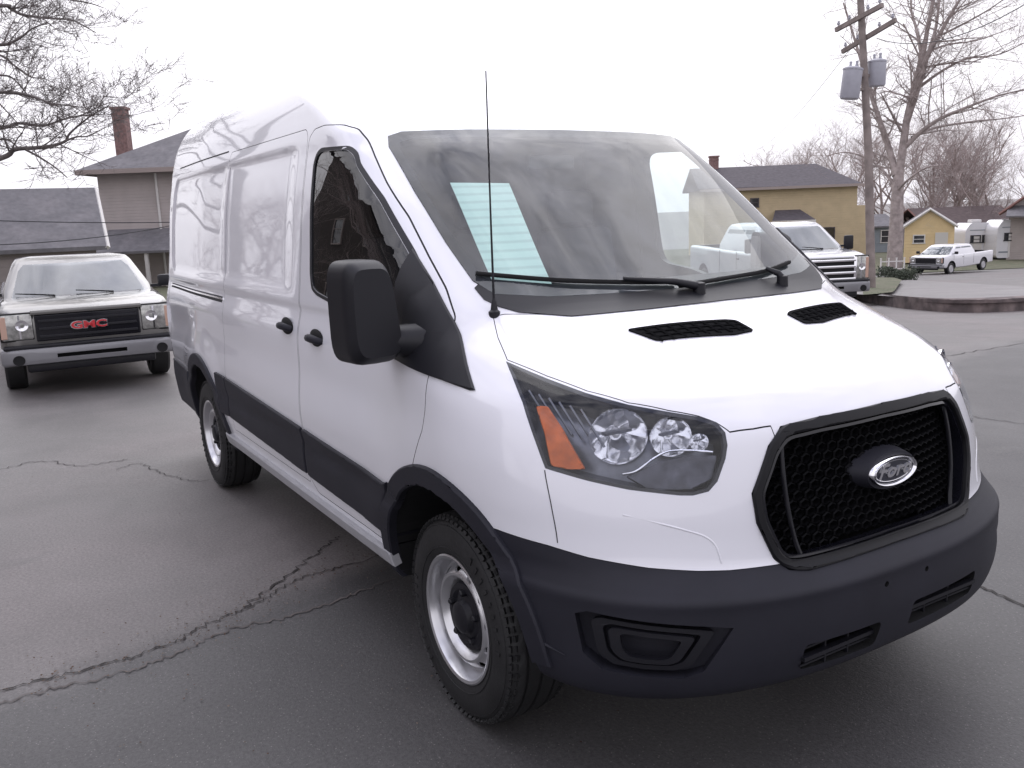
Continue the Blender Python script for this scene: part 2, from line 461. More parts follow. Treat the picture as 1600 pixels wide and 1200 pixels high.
def patch(name, pts3, d, m, parent, both=False, is2=False, rnd=0, **k):
    P = pts3 if is2 else to2(pts3, d)
    if rnd: P = round_poly(P, rnd)
    h = k.pop('hole3', None)
    if h: k['hole'] = to2(h, d)
    me = patch_mesh(P, d, **k); o = link(name, me, parent, m); out = [o]
    if both: out.append(link(name, mirror_mesh(me), parent))
    return out
def hull_normals(me):
    """give faces lying on the hull the hull's own smooth normals"""
    for p in me.polygons: p.use_smooth = True
    N = []
    cache = {}
    for p in me.polygons:
        c, d = hull_normal(p.center)
        on = d < .002 and abs(c.dot(p.normal)) > .93
        for li in p.loop_indices:
            if on:
                vi = me.loops[li].vertex_index
                if vi not in cache: cache[vi] = hull_normal(me.vertices[vi].co)[0]
                N.append(cache[vi])
            else: N.append(p.normal.copy())
    me.normals_split_custom_set(N)
def dirprism(pts3, d, out, inn, m=None):
    d = Vector(d).normalized(); bm = bmesh.new()
    A = [bm.verts.new(Vector(p) + d * out) for p in pts3]; B = [bm.verts.new(Vector(p) - d * inn) for p in pts3]
    # flat ends: project both end loops to planes across d
    a0 = max(v.co.dot(d) for v in A); b0 = min(v.co.dot(d) for v in B)
    for v in A: v.co += d * (a0 - v.co.dot(d))
    for v in B: v.co += d * (b0 - v.co.dot(d))
    bm.faces.new(A); bm.faces.new(B[::-1]); n = len(A)
    for i in range(n): bm.faces.new((A[i], B[i], B[(i + 1) % n], A[(i + 1) % n]))
    return bm_obj('tmp', bm, m)
def join_cut(objs):
    bm = bmesh.new(); mats = []
    for o in objs:
        n0 = len(bm.faces); bm.from_mesh(o.data); bm.faces.ensure_lookup_table()
        mm = o.data.materials[0] if o.data.materials else None
        if mm not in mats: mats.append(mm)
        for f in bm.faces[n0:]: f.material_index = mats.index(mm)
        bpy.data.objects.remove(o)
    me = bpy.data.meshes.new('cut'); bm.to_mesh(me); bm.free()
    for m_ in mats: me.materials.append(m_)
    return link('tmp', me)
def my(P): return [(p[0], -p[1], p[2]) for p in P]

# ------------------------------------------------------------------ van outlines (metres, van frame, right side y<0)
HEAD = [(.194, -.859, 1.229), (.343, -.813, 1.191), (.470, -.763, 1.159), (.576, -.701, 1.134), (.657, -.626, 1.116), (.711, -.565, 1.102), (.745, -.534, 1.088), (.768, -.522, 1.062), (.780, -.525, 1.03), (.791, -.544, .997), (.793, -.575, .940), (.786, -.600, .915), (.768, -.640, .907), (.749, -.672, .909), (.668, -.779, .926), (.587, -.855, .946), (.484, -.923, .970), (.435, -.922, 1.039), (.349, -.904, 1.132), (.254, -.877, 1.194)]
HD = (.62, -.74, .12)
GR = [(-.372, 1.066), (-.425, 1.02), (-.492, .90), (-.488, .82), (-.447, .715), (-.415, .684), (-.36, .676), (-.18, .680), (0, .682)]
GRILLE = [(y, z) for y, z in GR] + [(-y, z) for y, z in GR[-2::-1]] + [(.25, 1.076), (0, 1.081), (-.25, 1.076)]
BUMP = [(-1.3, .772), (-1.004, .770), (-.942, .760), (-.878, .741), (-.763, .720), (-.652, .708), (-.575, .703), (-.447, .701), (-.2, .700)]
BUMP = BUMP + [(-y, z) for y, z in BUMP[::-1]]
BUMPER_POLY = BUMP + [(1.3, .1), (-1.3, .1)]
SIDEWIN = [(-1.235, 1.90), (-1.215, 1.945), (-1.16, 1.962), (-.90, 1.948), (-.84, 1.92), (-.79, 1.875), (-.581, 1.739), (-.336, 1.552), (-.215, 1.452), (-.20, 1.20), (-.232, 1.199), (-.40, 1.215), (-.662, 1.262), (-.82, 1.31), (-.946, 1.345), (-1.12, 1.368), (-1.18, 1.39), (-1.205, 1.45), (-1.225, 1.70)]
def winp(o): return [tuple(p) for p in round_poly(offset_poly(SIDEWIN, o), .022, 2)]
SAIL = [(-.345, 1.56), (-.20, 1.452), (-.02, 1.308), (.186, 1.152), (.168, 1.150), (.049, 1.166), (-.232, 1.194), (-.32, 1.203)]
DOOR = [(-1.335, 1.95), (-1.325, 2.02), (-1.27, 2.052), (-1.15, 2.056), (-1.02, 2.045), (-.93, 2.02), (-.86, 1.975), (-.79, 1.925), (-.62, 1.795), (-.45, 1.672), (-.28, 1.534), (-.15, 1.432), (-.055, 1.345), (-.03, 1.28), (-.030, 1.17), (-.028, 1.07), (-.045, 1.0), (-.092, .928), (-.150, .838), (-.25, .79), (-.34, .72), (-.42, .60), (-.44, .47), (-1.26, .47), (-1.335, .52)]
SLIDE = [(-1.345, .50), (-1.345, 2.03), (-1.38, 2.062), (-2.62, 2.062), (-2.66, 2.03), (-2.66, .50)]
HOODP = [(.035, .765), (.02, .80), (.10, .833), (.2, .862), (.343, .8155), (.47, .765), (.576, .702), (.657, .627), (.711, .566), (.745, .535), (.776, .514), (.80, .45), (.815, .40)]
WIN = [(0, 1.985), (-.43, 1.982), (-.69, 1.976), (-.735, 1.962), (-.752, 1.93), (-.770, 1.755), (-.775, 1.58), (-.770, 1.46), (-.745, 1.43), (-.60, 1.415), (-.40, 1.412), (-.2, 1.41)]
WINDOW = WIN + [(-y, z) for y, z in WIN[:0:-1]]

van = empty('delivery_van', label='large white panel van with charcoal lower cladding, parked in the foreground', cat='van')

# inner cavity of the cab: hull moved inward, kept between the bulkhead and the dash
inner = HULL.copy()
for v in inner.vertices: v.co = HV[v.index] - HN[v.index] * .035
M_lin = mat('cab_lining', (.10, .10, .11), .9)
inner.materials.append(M_lin)
bm = bmesh.new(); add_box(bm, (-.83, 0, 1.6), (1.80, 3, 1.5)); cb = bm_obj('tmp', bm, M_lin)
cav = boolean(inner, [cb], 'INTERSECT')
HULL0 = HULL.copy(); HULL0.materials.append(M_white)
def shell(): return boolean(HULL0.copy(), [link('tmp', cav.copy())])
base = shell()
print('shell', len(base.polygons), time.time() - T0)

def cyl_cut(x, z, r, y0, y1, m, n=56):
    return prism_obj([(x + r * math.cos(2 * math.pi * k / n), z + r * math.sin(2 * math.pi * k / n)) for k in range(n)], 'Y', y0, y1, m)
def door_cut(poly, side, shrink=0, y0=.79):
    P = [tuple(p) for p in offset_poly(round_poly(poly, .02, 3), shrink)]
    return prism_obj(P, 'Y', side * 1.25, side * y0, M_black)
WB = -3.307
def wells(front=False):
    if front: return [cyl_cut(0, .36, .462, -1.3, -.60, M_dark), cyl_cut(0, .36, .462, .60, 1.3, M_dark)]
    return [cyl_cut(0, .36, .462, -1.3, -.60, M_dark), cyl_cut(0, .36, .462, .60, 1.3, M_dark), cyl_cut(WB, .36, .455, -1.3, -.55, M_dark), cyl_cut(WB, .36, .455, .55, 1.3, M_dark)]
winds = prism_obj([tuple(p) for p in WINDOW], 'X', -1.05, .3, M_black)
hood_poly = [(x, -y) for x, y in HOODP] + [(1.2, -.40), (1.2, .40)] + [(x, y) for x, y in HOODP[::-1]] + [(.13, .62), (.205, .44), (.25, .2), (.262, 0), (.25, -.2), (.205, -.44), (.13, -.62)]
def hood_cut(shrink=0):
    P = [tuple(p) for p in offset_poly(hood_poly, shrink)]
    return prism_obj(P, 'Z', 1.0, 1.6, M_black)
# painted body
c1 = join_cut(wells() + [winds])
c2 = join_cut([door_cut(DOOR, -1), door_cut(DOOR, 1), ])
c3 = join_cut([door_cut(SLIDE, -1, y0=.84)])
c4 = prism_obj(BUMPER_POLY, 'X', .06, 1.4, M_black)
c5 = hood_cut()
c6 = join_cut([dirprism(HEAD, HD, .3, .13, M_gloss), dirprism(my(HEAD), (HD[0], -HD[1], HD[2]), .3, .13, M_gloss)])
c7 = prism_obj(GRILLE, 'X', .70, 1.2, M_dark)
bodym = boolean(base.copy(), [c1, c2, c3, c4, c5, c6, c7])
hull_normals(bodym)
body = link('body', bodym, van)
print('body', len(bodym.polygons), time.time() - T0)
# doors
dm = boolean(base.copy(), [door_cut(DOOR, -1, .0032)], 'INTERSECT')
dm = boolean(dm, [cyl_cut(0, .36, .462, -1.3, -.60, M_dark), prism_obj(winp(.012), 'Y', -1.3, -.6, M_black)])
hull_normals(dm)
door = link('front_door', dm, van); door_l = link('front_door', mirror_mesh(dm), van)
sm_ = boolean(base.copy(), [door_cut(SLIDE, -1, .0028, y0=.86)], 'INTERSECT'); hull_normals(sm_)
slide = link('sliding_door', sm_, van)
hm = boolean(base.copy(), [hood_cut(.0025)], 'INTERSECT')
hm = boolean(hm, [prism_obj([tuple(p) for p in GRILLE], 'X', .5, 1.2, M_black), dirprism(HEAD, HD, .3, .13, M_black), dirprism(my(HEAD), (HD[0], -HD[1], HD[2]), .3, .13, M_black)])
hull_normals(hm)
hood = link('hood', hm, van)
# bumper
bp = [tuple(p) for p in offset_poly(BUMPER_POLY, .002)]
bb = boolean(HULL0.copy(), [prism_obj(bp, 'X', .06, 1.4, M_clad)], 'INTERSECT')
FOG = [(.610, -.925, .590), (.640, -.905, .603), (.740, -.81, .592), (.854, -.681, .577), (.893, -.612, .566), (.872, -.650, .50), (.853, -.680, .445), (.823, -.722, .426), (.740, -.82, .43), (.672, -.885, .439), (.630, -.915, .478)]
FD = (.70, -.71, 0)
def intake(y0, y1, z0, z1):
    return prism_obj([tuple(p) for p in round_poly([(y0, z0), (y1, z0), (y1, z1), (y0, z1)], .018, 3)], 'X', .86, 1.3, M_dark)
fogi = [Vector(p) for p in FOG]; fc = sum(fogi, Vector()) / len(fogi)
bb = boolean(bb, [join_cut(wells(True)), prism_obj(GRILLE, 'X', .70, 1.2, M_dark),
     join_cut([intake(-.40, -.11, .395, .478), intake(.03, .385, .42, .503), dirprism(FOG, FD, .2, .020, M_clad), dirprism(my(FOG), (FD[0], -FD[1], 0), .2, .020, M_clad)]),
     join_cut([cyl_cut(0, 0, .1, 2, 3, M_dark, 8)] + [prism_obj([(y + .009 * math.cos(a * .785), .592 + .009 * math.sin(a * .785)) for a in range(8)], 'X', .95, 1.2, M_dark) for y in (-.105, .08)])])
hull_normals(bb)
for i_, m_ in enumerate(bb.materials):
    if m_ == M_white: bb.materials[i_] = M_clad
bumper = link('front_bumper', bb, van)
for i_ in range(len(hm.materials)):
    pass
print('cut', time.time() - T0)
# fog lamp bezels: nested frames inside the pockets
for sgn in (1, -1):
    for k_, (f_, o_) in enumerate(((.80, -.012), (.56, -.006))):
        P = to2([fc + (p - fc) * f_ for p in fogi], FD); Q = to2([fc + (p - fc) * (f_ - .16) for p in fogi], FD)
        me = patch_mesh(round_poly(P, .012, 3), FD, off=o_, thick=.018, hole=round_poly(Q, .012, 3), cell=.04)
        if sgn < 0: me = mirror_mesh(me)
        link('fog_bezel', me, bumper, M_black)
# intake bars
for y0, y1, z0, z1 in ((-.40, -.11, .395, .478), (.03, .385, .42, .503)):
    bm = bmesh.new(); zc = (z0 + z1) / 2; add_box(bm, (.945, (y0 + y1) / 2, zc), (.02, y1 - y0 + .01, .012))
    for k in range(2): add_box(bm, (.935, y0 + (y1 - y0) * (k + 1) / 3, zc), (.012, .006, z1 - z0 + .004))
    add_box(bm, (.93, (y0 + y1) / 2, zc + .024), (.02, y1 - y0 + .01, .006)); add_box(bm, (.93, (y0 + y1) / 2, zc - .024), (.02, y1 - y0 + .01, .006))
    bm_obj('intake_grille', bm, M_black, bumper)
# raised line low on the bumper flank
for sgn in (-1, 1):
    bm = bmesh.new(); pts = []
    for t in range(9):
        f = t / 8; x = .43 + .15 * f; z = .492 - .035 * f
        h = HB.ray_cast(Vector((x, sgn * 3, z)), Vector((0, -sgn, 0)))[0]
        pts.append(h + Vector((0, sgn * .002, 0)))
    add_tube(bm, pts, [.002 + .006 * math.sin(math.pi * min(1, .15 + i / 8)) for i in range(9)], 6)
    bm_obj('bumper_crease', bm, M_clad, bumper, 40)

# glass, seals, cowl
gl = [tuple(p) for p in offset_poly(WINDOW, -.022)]
fr_in = [tuple(p) for p in offset_poly(WINDOW, .012)]
def xpatch(name, P, m, parent, hole=None, **k):
    q = to2([(0, y, z) for y, z in P], (1, 0, 0)); hh = to2([(0, y, z) for y, z in hole], (1, 0, 0)) if hole else None
    return link(name, patch_mesh(q, (1, 0, 0), hole=hh, **k), parent, m)
def ypatch(name, P, m, parent, hole=None, both=True, **k):
    q = to2([(x, 0, z) for x, z in P], (0, -1, 0)); hh = to2([(x, 0, z) for x, z in hole], (0, -1, 0)) if hole else None
    me = patch_mesh(q, (0, -1, 0), hole=hh, **k); o = link(name, me, parent, m)
    if both: link(name, mirror_mesh(me), parent)
    return o
M_frit = mat('glass_frit', (.008, .008, .012), .7, spec=.08)
wsh = xpatch('windshield', gl, M_wind, van, off=.0045, thick=0, cell=.05)
xpatch('windshield_border', gl, M_frit, wsh, hole=fr_in, off=.0025, thick=.003, cell=.04)
COWL = [(0, 1.425), (-.2, 1.424), (-.4, 1.426), (-.6, 1.43), (-.76, 1.455), (-.80, 1.43), (-.795, 1.395), (-.767, 1.372), (-.725, 1.354), (-.593, 1.337), (-.44, 1.341), (-.2, 1.345), (0, 1.346)]
COWL = COWL + [(-y, z) for y, z in COWL[-2:0:-1]]
cowl = xpatch('cowl_panel', COWL, M_black, van, off=.0035, thick=.004, cell=.04)
ypatch('side_window', winp(.006), M_side, door, both=False, off=-.004, thick=0, cell=.06)
_mm = mirror_mesh(door.children[0].data); _mm.materials.clear(); _mm.materials.append(M_clear); link('side_window', _mm, door_l)
ypatch('window_seal', winp(-.003), M_black, door, hole=winp(.011), both=False, off=.002, thick=.004, cell=.06)
link('window_seal', mirror_mesh([c for c in door.children if c.name.startswith('window_seal')][0].data), door_l)
sail = ypatch('mirror_sail', SAIL, M_black, van, off=.010, thick=.014, cell=.05, bev=.004)

# side cladding, arches, sill
def arch_ring(cx, cz, r0, r1, a0, a1, n=40):
    o = [(cx + r1 * math.cos(a0 + (a1 - a0) * k / n), cz + r1 * math.sin(a0 + (a1 - a0) * k / n)) for k in range(n + 1)]
    i = [(cx + r0 * math.cos(a0 + (a1 - a0) * k / n), cz + r0 * math.sin(a0 + (a1 - a0) * k / n)) for k in range(n, -1, -1)]
    return o + i
def cladk(x0, x1):
    def top(x): return .820 + (x + 2.912) / 2.5 * -.094
    def bot(x): return .588 + (x + 3.018) / 2.54 * -.066
    n = 8
    return [(x0 + (x1 - x0) * k / n, top(x0 + (x1 - x0) * k / n)) for k in range(n + 1)] + [(x1 + (x0 - x1) * k / n, bot(x1 + (x0 - x1) * k / n)) for k in range(n + 1)]
fa = cladk(-1.325, -.47); fa = fa[:8] + [(-.43, .728), (-.385, .742), (-.455, .60), (-.472, .522)] + fa[10:]
ypatch('door_cladding', [tuple(p) for p in round_poly(fa, .008, 2)], M_clad, van, off=.014, thick=.018, cell=.05, bev=.004)
ypatch('door_cladding', [tuple(p) for p in round_poly(cladk(-2.655, -1.350), .008, 2)], M_clad, van, off=.014, thick=.018, cell=.05, bev=.004)
ypatch('quarter_cladding', [tuple(p) for p in round_poly(cladk(-2.87, -2.668), .006, 2)], M_clad, van, off=.014, thick=.018, cell=.05, bev=.004)
ypatch('wheel_arch_trim', arch_ring(0, .35, .462, .533, R(6), R(133)), M_clad, van, off=.016, thick=.03, cell=.05, bev=.006)
ypatch('wheel_arch_trim', arch_ring(0, .35, .462, .533, R(133.3), R(186)), M_clad, van, off=.015, thick=.03, cell=.05, bev=.006)
ypatch('wheel_arch_trim', arch_ring(WB, .35, .455, .530, R(-4), R(184)), M_clad, van, off=.016, thick=.03, cell=.05, bev=.006)
ypatch('rear_bumper', [(-3.80, .70), (-3.77, .60), (-3.79, .40), (-4.42, .40), (-4.46, .60), (-4.46, .72)], M_clad, van, off=.014, thick=.03, cell=.05, bev=.006)
M_sill = mat('sill_grey', (.36, .36, .38), .4, var=.1, vscale=9)
ypatch('sill_panel', [(-2.86, .452), (-.455, .446), (-.452, .392), (-2.86, .392)], M_sill, van, off=.022, thick=.03, cell=.06, bev=.006)
# roof drip line over the slider and quarter
M_gap = mat('panel_gap', (.03, .03, .035), .7)
ypatch('roof_gutter', [(-4.1, 2.069), (-2.70, 2.073), (-2.70, 2.066), (-4.1, 2.062)], M_gap, van, off=.0015, thick=.003, cell=.1)
ypatch('door_rail', [(-2.70, 1.27), (-4.28, 1.278), (-4.28, 1.248), (-2.70, 1.236)], M_gap, van, off=.001, thick=.003, cell=.1, both=False)
ypatch('rail_cover', [(-2.68, 1.262), (-4.28, 1.270), (-4.28, 1.262), (-2.68, 1.252)], M_chrome, van, off=.006, thick=.006, cell=.1, both=False)
for sgn in (-1, 1):            # seam between fender and front fascia, filler flap seams
    bm = bmesh.new()
    pts = []
    for t in range(11):
        f = t / 10; x = .483 + .054 * f + .006 * math.sin(f * 3); z = .965 - .195 * f
        h = HB.ray_cast(Vector((x, sgn * 3, z)), Vector((0, -sgn, 0)))[0]; pts.append(h + Vector((0, -sgn * .0008, 0)))
    add_tube(bm, pts, .0022, 5)
    pts = []
    for a in (HEAD[10], (.80, -.50, 1.0), (.815, -.44, 1.035)): pass
    bm_obj('fascia_seam', bm, M_gap, body)
    bm = bmesh.new(); cpts = []
    for (y, z) in ((-.80, .860), (-.72, .835), (-.665, .815), (-.625, .797), (-.600, .770), (-.590, .722)):
        h = HB.ray_cast(Vector((3, y * -sgn, z)), Vector((-1, 0, 0)))[0]; n_, _ = hull_normal(h); cpts.append(h - n_ * .0022)
    add_tube(bm, [q for q in catmull(cpts, 5, False)], .0038, 8); bm_obj('fascia_crease', bm, M_white, body, 80)

# hood vents
VENT = [(.322, -.500), (.392, -.150), (.408, -.118), (.486, -.118), (.489, -.205), (.420, -.462)]
vp = round_poly(VENT, .012, 3)
_, e1, e2 = frame((0, 0, 1))
P2 = to2([(p[0], p[1], 0) for p in vp], (0, 0, 1)); P2i = [tuple(q) for q in offset_poly(P2, .012)]
for sgn in (1, -1):
    a = patch_mesh(P2, (0, 0, 1), off=.0015, thick=.003, cell=.04); b = patch_mesh(P2, (0, 0, 1), off=.005, thick=.006, hole=P2i, cell=.05)
    if sgn < 0: a = mirror_mesh(a); b = mirror_mesh(b)
    va = link('hood_vent', a, hood, M_vent); link('vent_frame', b, va, M_vent)
    bm = bmesh.new()
    for k in range(1, 9):
        f = k / 9; y = -.49 + .37 * f; xa = .322 + .085 * f + .012; xb = .425 + .064 * f + .0
        pts = []
        for t in (0, .5, 1):
            x = xa + (xb - xa) * t; h = HB.ray_cast(Vector((x, y, 3)), Vector((0, 0, -1)))[0]; pts.append(Vector((h.x, h.y * sgn, h.z + .005)))
        add_tube(bm, pts, .0045, 4)
    for t in (.4, .7):
        pts = []
        for k in range(0, 9):
            f = k / 8; y = -.475 + .345 * f; x = (.330 + .075 * f) * (1 - t) + (.425 + .06 * f) * t
            h = HB.ray_cast(Vector((x, y, 3)), Vector((0, 0, -1)))[0]; pts.append(Vector((h.x, h.y * sgn, h.z + .004)))
        add_tube(bm, pts, .003, 4)
    bm_obj('vent_slats', bm, M_vent, va)
print('patches', time.time() - T0)
# ------------------------------------------------------------------ headlights
M_house = mat('lamp_housing', (.17, .175, .20), .28, metal=.6, var=.25, vscale=25)
M_bulb = mat('bulb_glass', (.9, .9, .92), .05, metal=.6)
hd, h1, h2 = frame(HD)
def headlight(sgn):
    L = patch_mesh(round_poly(to2(HEAD, HD), .006, 2), HD, off=.003, thick=0, cell=.03)
    rim_ = patch_mesh(to2(HEAD, HD), HD, off=-.001, thick=.02, hole=[tuple(p) for p in offset_poly(to2(HEAD, HD), .009)], cell=.04)
    back = patch_mesh([tuple(p) for p in offset_poly(to2(HEAD, HD), .004)], HD, off=-.10, thick=0, cell=.03)
    T = Matrix.Diagonal((1, sgn, 1, 1))
    def mk(name, me, m, par):
        if sgn < 0: me = mirror_mesh(me)
        me.materials.clear(); me.materials.append(m); return link(name, me, par)
    hl = mk('headlight', rim_, M_gloss, van)
    mk('lens', L, M_lens, hl); mk('lamp_housing', back, M_house, hl)
    def bowl(c, r, depth, name):
        bm = bmesh.new(); n = 40; prof = [(1.0, .012), (.99, 0), (.86, -.25), (.66, -.55), (.42, -.85), (.24, -1.0), (.12, -1.0)]
        prof = [(r * a, b if i == 0 else b * depth) for i, (a, b) in enumerate(prof)]
        ax = Vector((.90, -.42, .05)).normalized(); _, a1, a2 = frame(ax); c = Vector(c)
        rings = []
        for rad, dep in prof:
            ring = []
            for k in range(n):
                t = 2 * math.pi * k / n; fac = 1 + (.028 * (1 if (k // 3) % 2 else -1) if .2 * r < rad < .95 * r else 0)
                ring.append(bm.verts.new(c + (a1 * math.cos(t) * fac + a2 * math.sin(t) * .95 * fac) * rad + ax * dep))
            rings.append(ring)
        for A, B in zip(rings, rings[1:]):
            for k in range(n): bm.faces.new((A[k], A[(k + 1) % n], B[(k + 1) % n], B[k]))
        bm.faces.new(rings[-1])
        me = bpy.data.meshes.new('b'); bm.to_mesh(me); bm.free(); smooth_angle(me, 30)
        b = mk(name, me, M_refl, hl)
        bm = bmesh.new(); _r = bmesh.ops.create_uvsphere(bm, u_segments=16, v_segments=10, radius=r * .22)
        for v in bm.verts: v.co = c + v.co - ax * depth * .45
        me = bpy.data.meshes.new('b'); bm.to_mesh(me); bm.free(); smooth_angle(me, 60); mk('bulb', me, M_bulb, hl)
        bm = bmesh.new(); add_box(bm, c - ax * depth * .15 + a2 * r * .12, (r * .25, r * 1.1, r * .10), rot=Matrix((a1, a2, ax)).transposed() if False else None)
        me = bpy.data.meshes.new('b'); bm.to_mesh(me); bm.free(); mk('bulb_shield', me, M_house, hl)
    bowl((.572, -.738, 1.050), .083, .06, 'main_reflector')
    bowl((.668, -.632, 1.050), .058, .045, 'beam_reflector')
    bowl((.718, -.575, 1.035), .026, .02, 'park_reflector')
    # amber marker
    AM = [(.384, -.885, 1.129), (.413, -.863, 1.131), (.482, -.864, 1.079), (.572, -.856, .976), (.536, -.884, .972), (.490, -.910, .978), (.447, -.901, 1.061)]
    mk('turn_signal', patch_mesh(round_poly(to2(AM, HD), .008, 3), HD, off=-.006, thick=.02, cell=.02, bev=.003), M_amber, hl)
    # silver strip sweeping under the reflectors and the dark lower pod
    bm = bmesh.new(); pts = []
    for p in [(.640, -.775, .962), (.671, -.754, .974), (.69, -.71, 1.005), (.708, -.671, 1.024), (.735, -.625, 1.024), (.775, -.57, 1.018)]:
        q = Vector(p); n_, _ = hull_normal(q); pts.append(Vector((0, 0, 0)) + q - n_ * .014)
    add_tube(bm, [q for q in catmull(pts, 5, False)], .0035, 6)
    me = bpy.data.meshes.new('b'); bm.to_mesh(me); bm.free(); smooth_angle(me, 60); mk('light_strip', me, M_chrome, hl)
    POD = [(.650, -.775, .958), (.700, -.70, 1.000), (.735, -.63, 1.012), (.785, -.555, 1.008), (.79, -.575, .945), (.768, -.635, .920), (.70, -.74, .925)]
    mk('lower_pod', patch_mesh(round_poly(to2(POD, HD), .01, 3), HD, off=-.024, thick=.02, cell=.03, bev=.004), mat('lamp_pod', (.07, .07, .085), .25, metal=.4, var=.5, vscale=30), hl)
    # ribbed inner fins behind the amber lamp
    bm = bmesh.new()
    for k in range(6):
        f = k / 5; a = Vector((.30 + .22 * f, -.86 + .03 * f, 1.175 - .03 * f)); b = a + Vector((.06, .035, -.10))
        n_, _ = hull_normal(a); add_tube(bm, [a - n_ * .03, b - n_ * .035], .004, 5)
    me = bpy.data.meshes.new('b'); bm.to_mesh(me); bm.free(); mk('lamp_rib', me, M_house, hl)
headlight(1); headlight(-1)

# ------------------------------------------------------------------ grille
gr = xpatch('grille', [tuple(p) for p in round_poly(GRILLE, .02, 3)], mat('grille_black', (.006, .006, .008), .5, spec=.3), van, hole=[tuple(p) for p in round_poly(offset_poly(GRILLE, .026), .02, 3)], off=.010, thick=.05, cell=.05, bev=.005)
xpatch('grille_frame', [tuple(p) for p in round_poly(offset_poly(GRILLE, .029), .02, 3)], M_gloss, gr, hole=[tuple(p) for p in round_poly(offset_poly(GRILLE, .037), .02, 3)], off=-.004, thick=.03, cell=.05)
def inside(p, poly):
    x, y = p; c = False; n = len(poly)
    for i in range(n):
        x1, y1 = poly[i]; x2, y2 = poly[(i + 1) % n]
        if (y1 > y) != (y2 > y) and x < (x2 - x1) * (y - y1) / (y2 - y1) + x1: c = not c
    return c
bm = bmesh.new(); gi = [tuple(p) for p in offset_poly(GRILLE, .030)]
hw, hh = .0185, .0130                                 # half pitch of a flattened hexagon
row = 0; z = .66
while z < 1.10:
    y = -.50 + (hw if row % 2 else 0)
    while y < .50:
        if inside((y, z), gi) and ((y / .078) ** 2 + ((z - .895) / .05) ** 2 > 1):
            dx = -.032 - .03 * (abs(y) / .5) ** 2
            xs = HB.ray_cast(Vector((3, y, z)), Vector((-1, 0, 0)))[0].x + dx
            k6 = [(0, 1.30), (1, .62), (1, -.62), (0, -1.30), (-1, -.62), (-1, .62)]
            O = [(y + hw * a * 1.0, z + hh * b) for a, b in k6]; I = [(y + hw * a * .80, z + hh * b * .76) for a, b in k6]
            Of = [bm.verts.new((xs - .004, *q)) for q in O]; If = [bm.verts.new((xs, *q)) for q in I]
            I3 = [(y + hw * a * .70, z + hh * b * .64) for a, b in k6]
            Ib = [bm.verts.new((xs - .022, *q)) for q in I3]
            for k in range(6):
                bm.faces.new((Of[k], Of[(k + 1) % 6], If[(k + 1) % 6], If[k]))
                bm.faces.new((If[k], If[(k + 1) % 6], Ib[(k + 1) % 6], Ib[k]))
        y += 2 * hw
    z += hh * 1.92; row += 1
bm_obj('grille_mesh', bm, mat('grille_plastic', (.004, .004, .005), .7, spec=.1), gr)
for sgn in (-1, 1):                                    # upright ribs near each flank
    bm = bmesh.new(); pts = []
    for t in range(12):
        f = t / 11; z = 1.045 - .345 * f; y = sgn * (.335 + .055 * math.sin(f * 2.2) - .055 * f * f)
        y = sgn * (.345 + .045 * (1 - f) * f * 2 + .02 * (1 - f) - .0)
        xs = HB.ray_cast(Vector((3, y, z)), Vector((-1, 0, 0)))[0].x - .020; pts.append((xs, y, z))
    add_tube(bm, pts, .007, 6); bm_obj('grille_rib', bm, M_black, gr, 60)
# oval badge standing on its pod
EC = Vector((.918, 0, .893))
def oval(bm, x0, x1, a, b, n=48, a2=None, b2=None):
    r1 = [bm.verts.new((x0, a * math.cos(2 * math.pi * k / n), EC.z + b * math.sin(2 * math.pi * k / n))) for k in range(n)]
    a2 = a2 or a; b2 = b2 or b
    r2 = [bm.verts.new((x1, a2 * math.cos(2 * math.pi * k / n), EC.z + b2 * math.sin(2 * math.pi * k / n))) for k in range(n)]
    for k in range(n): bm.faces.new((r1[k], r1[(k + 1) % n], r2[(k + 1) % n], r2[k]))
    bm.faces.new(r2); bm.faces.new(r1[::-1])
bm = bmesh.new(); oval(bm, .86, .912, .135, .062, a2=.108, b2=.055)
badge_pod = bm_obj('badge_pod', bm, M_clad, gr, 40)
bm = bmesh.new(); n = 56
def ell(x, a, b): return [bm.verts.new((x, a * math.cos(2 * math.pi * k / n), EC.z + b * math.sin(2 * math.pi * k / n))) for k in range(n)]
RG = [ell(.908, .104, .0455), ell(.922, .102, .044), ell(.927, .098, .0415), ell(.925, .094, .038), ell(.917, .092, .036)]
for A, B in zip(RG, RG[1:]):
    for k in range(n): bm.faces.new((A[k], A[(k + 1) % n], B[(k + 1) % n], B[k]))
badge = bm_obj('badge', bm, M_chrome, gr, 50)
bm = bmesh.new(); oval(bm, .908, .9185, .093, .037); bm_obj('badge_face', bm, mat('badge_enamel', (.008, .010, .022), .15, coat=1), badge)
tm = text_mesh('Ford', .062, .0022, shear=.35, bold=.0012)
tm.transform(Matrix.Translation((.920, 0, EC.z + .001)) @ Matrix(((0, 0, 1, 0), (1, 0, 0, 0), (0, 1, 0, 0), (0, 0, 0, 1))) @ Matrix.Diagonal((1.22, .92, 1, 1)))
link('badge_lettering', tm, badge, M_chrome)
bm = bmesh.new(); add_tube(bm, [(.9195, .082 * math.cos(2 * math.pi * k / 48), EC.z + .030 * math.sin(2 * math.pi * k / 48)) for k in range(49)], .0012, 5)
bm_obj('badge_line', bm, M_chrome, badge)

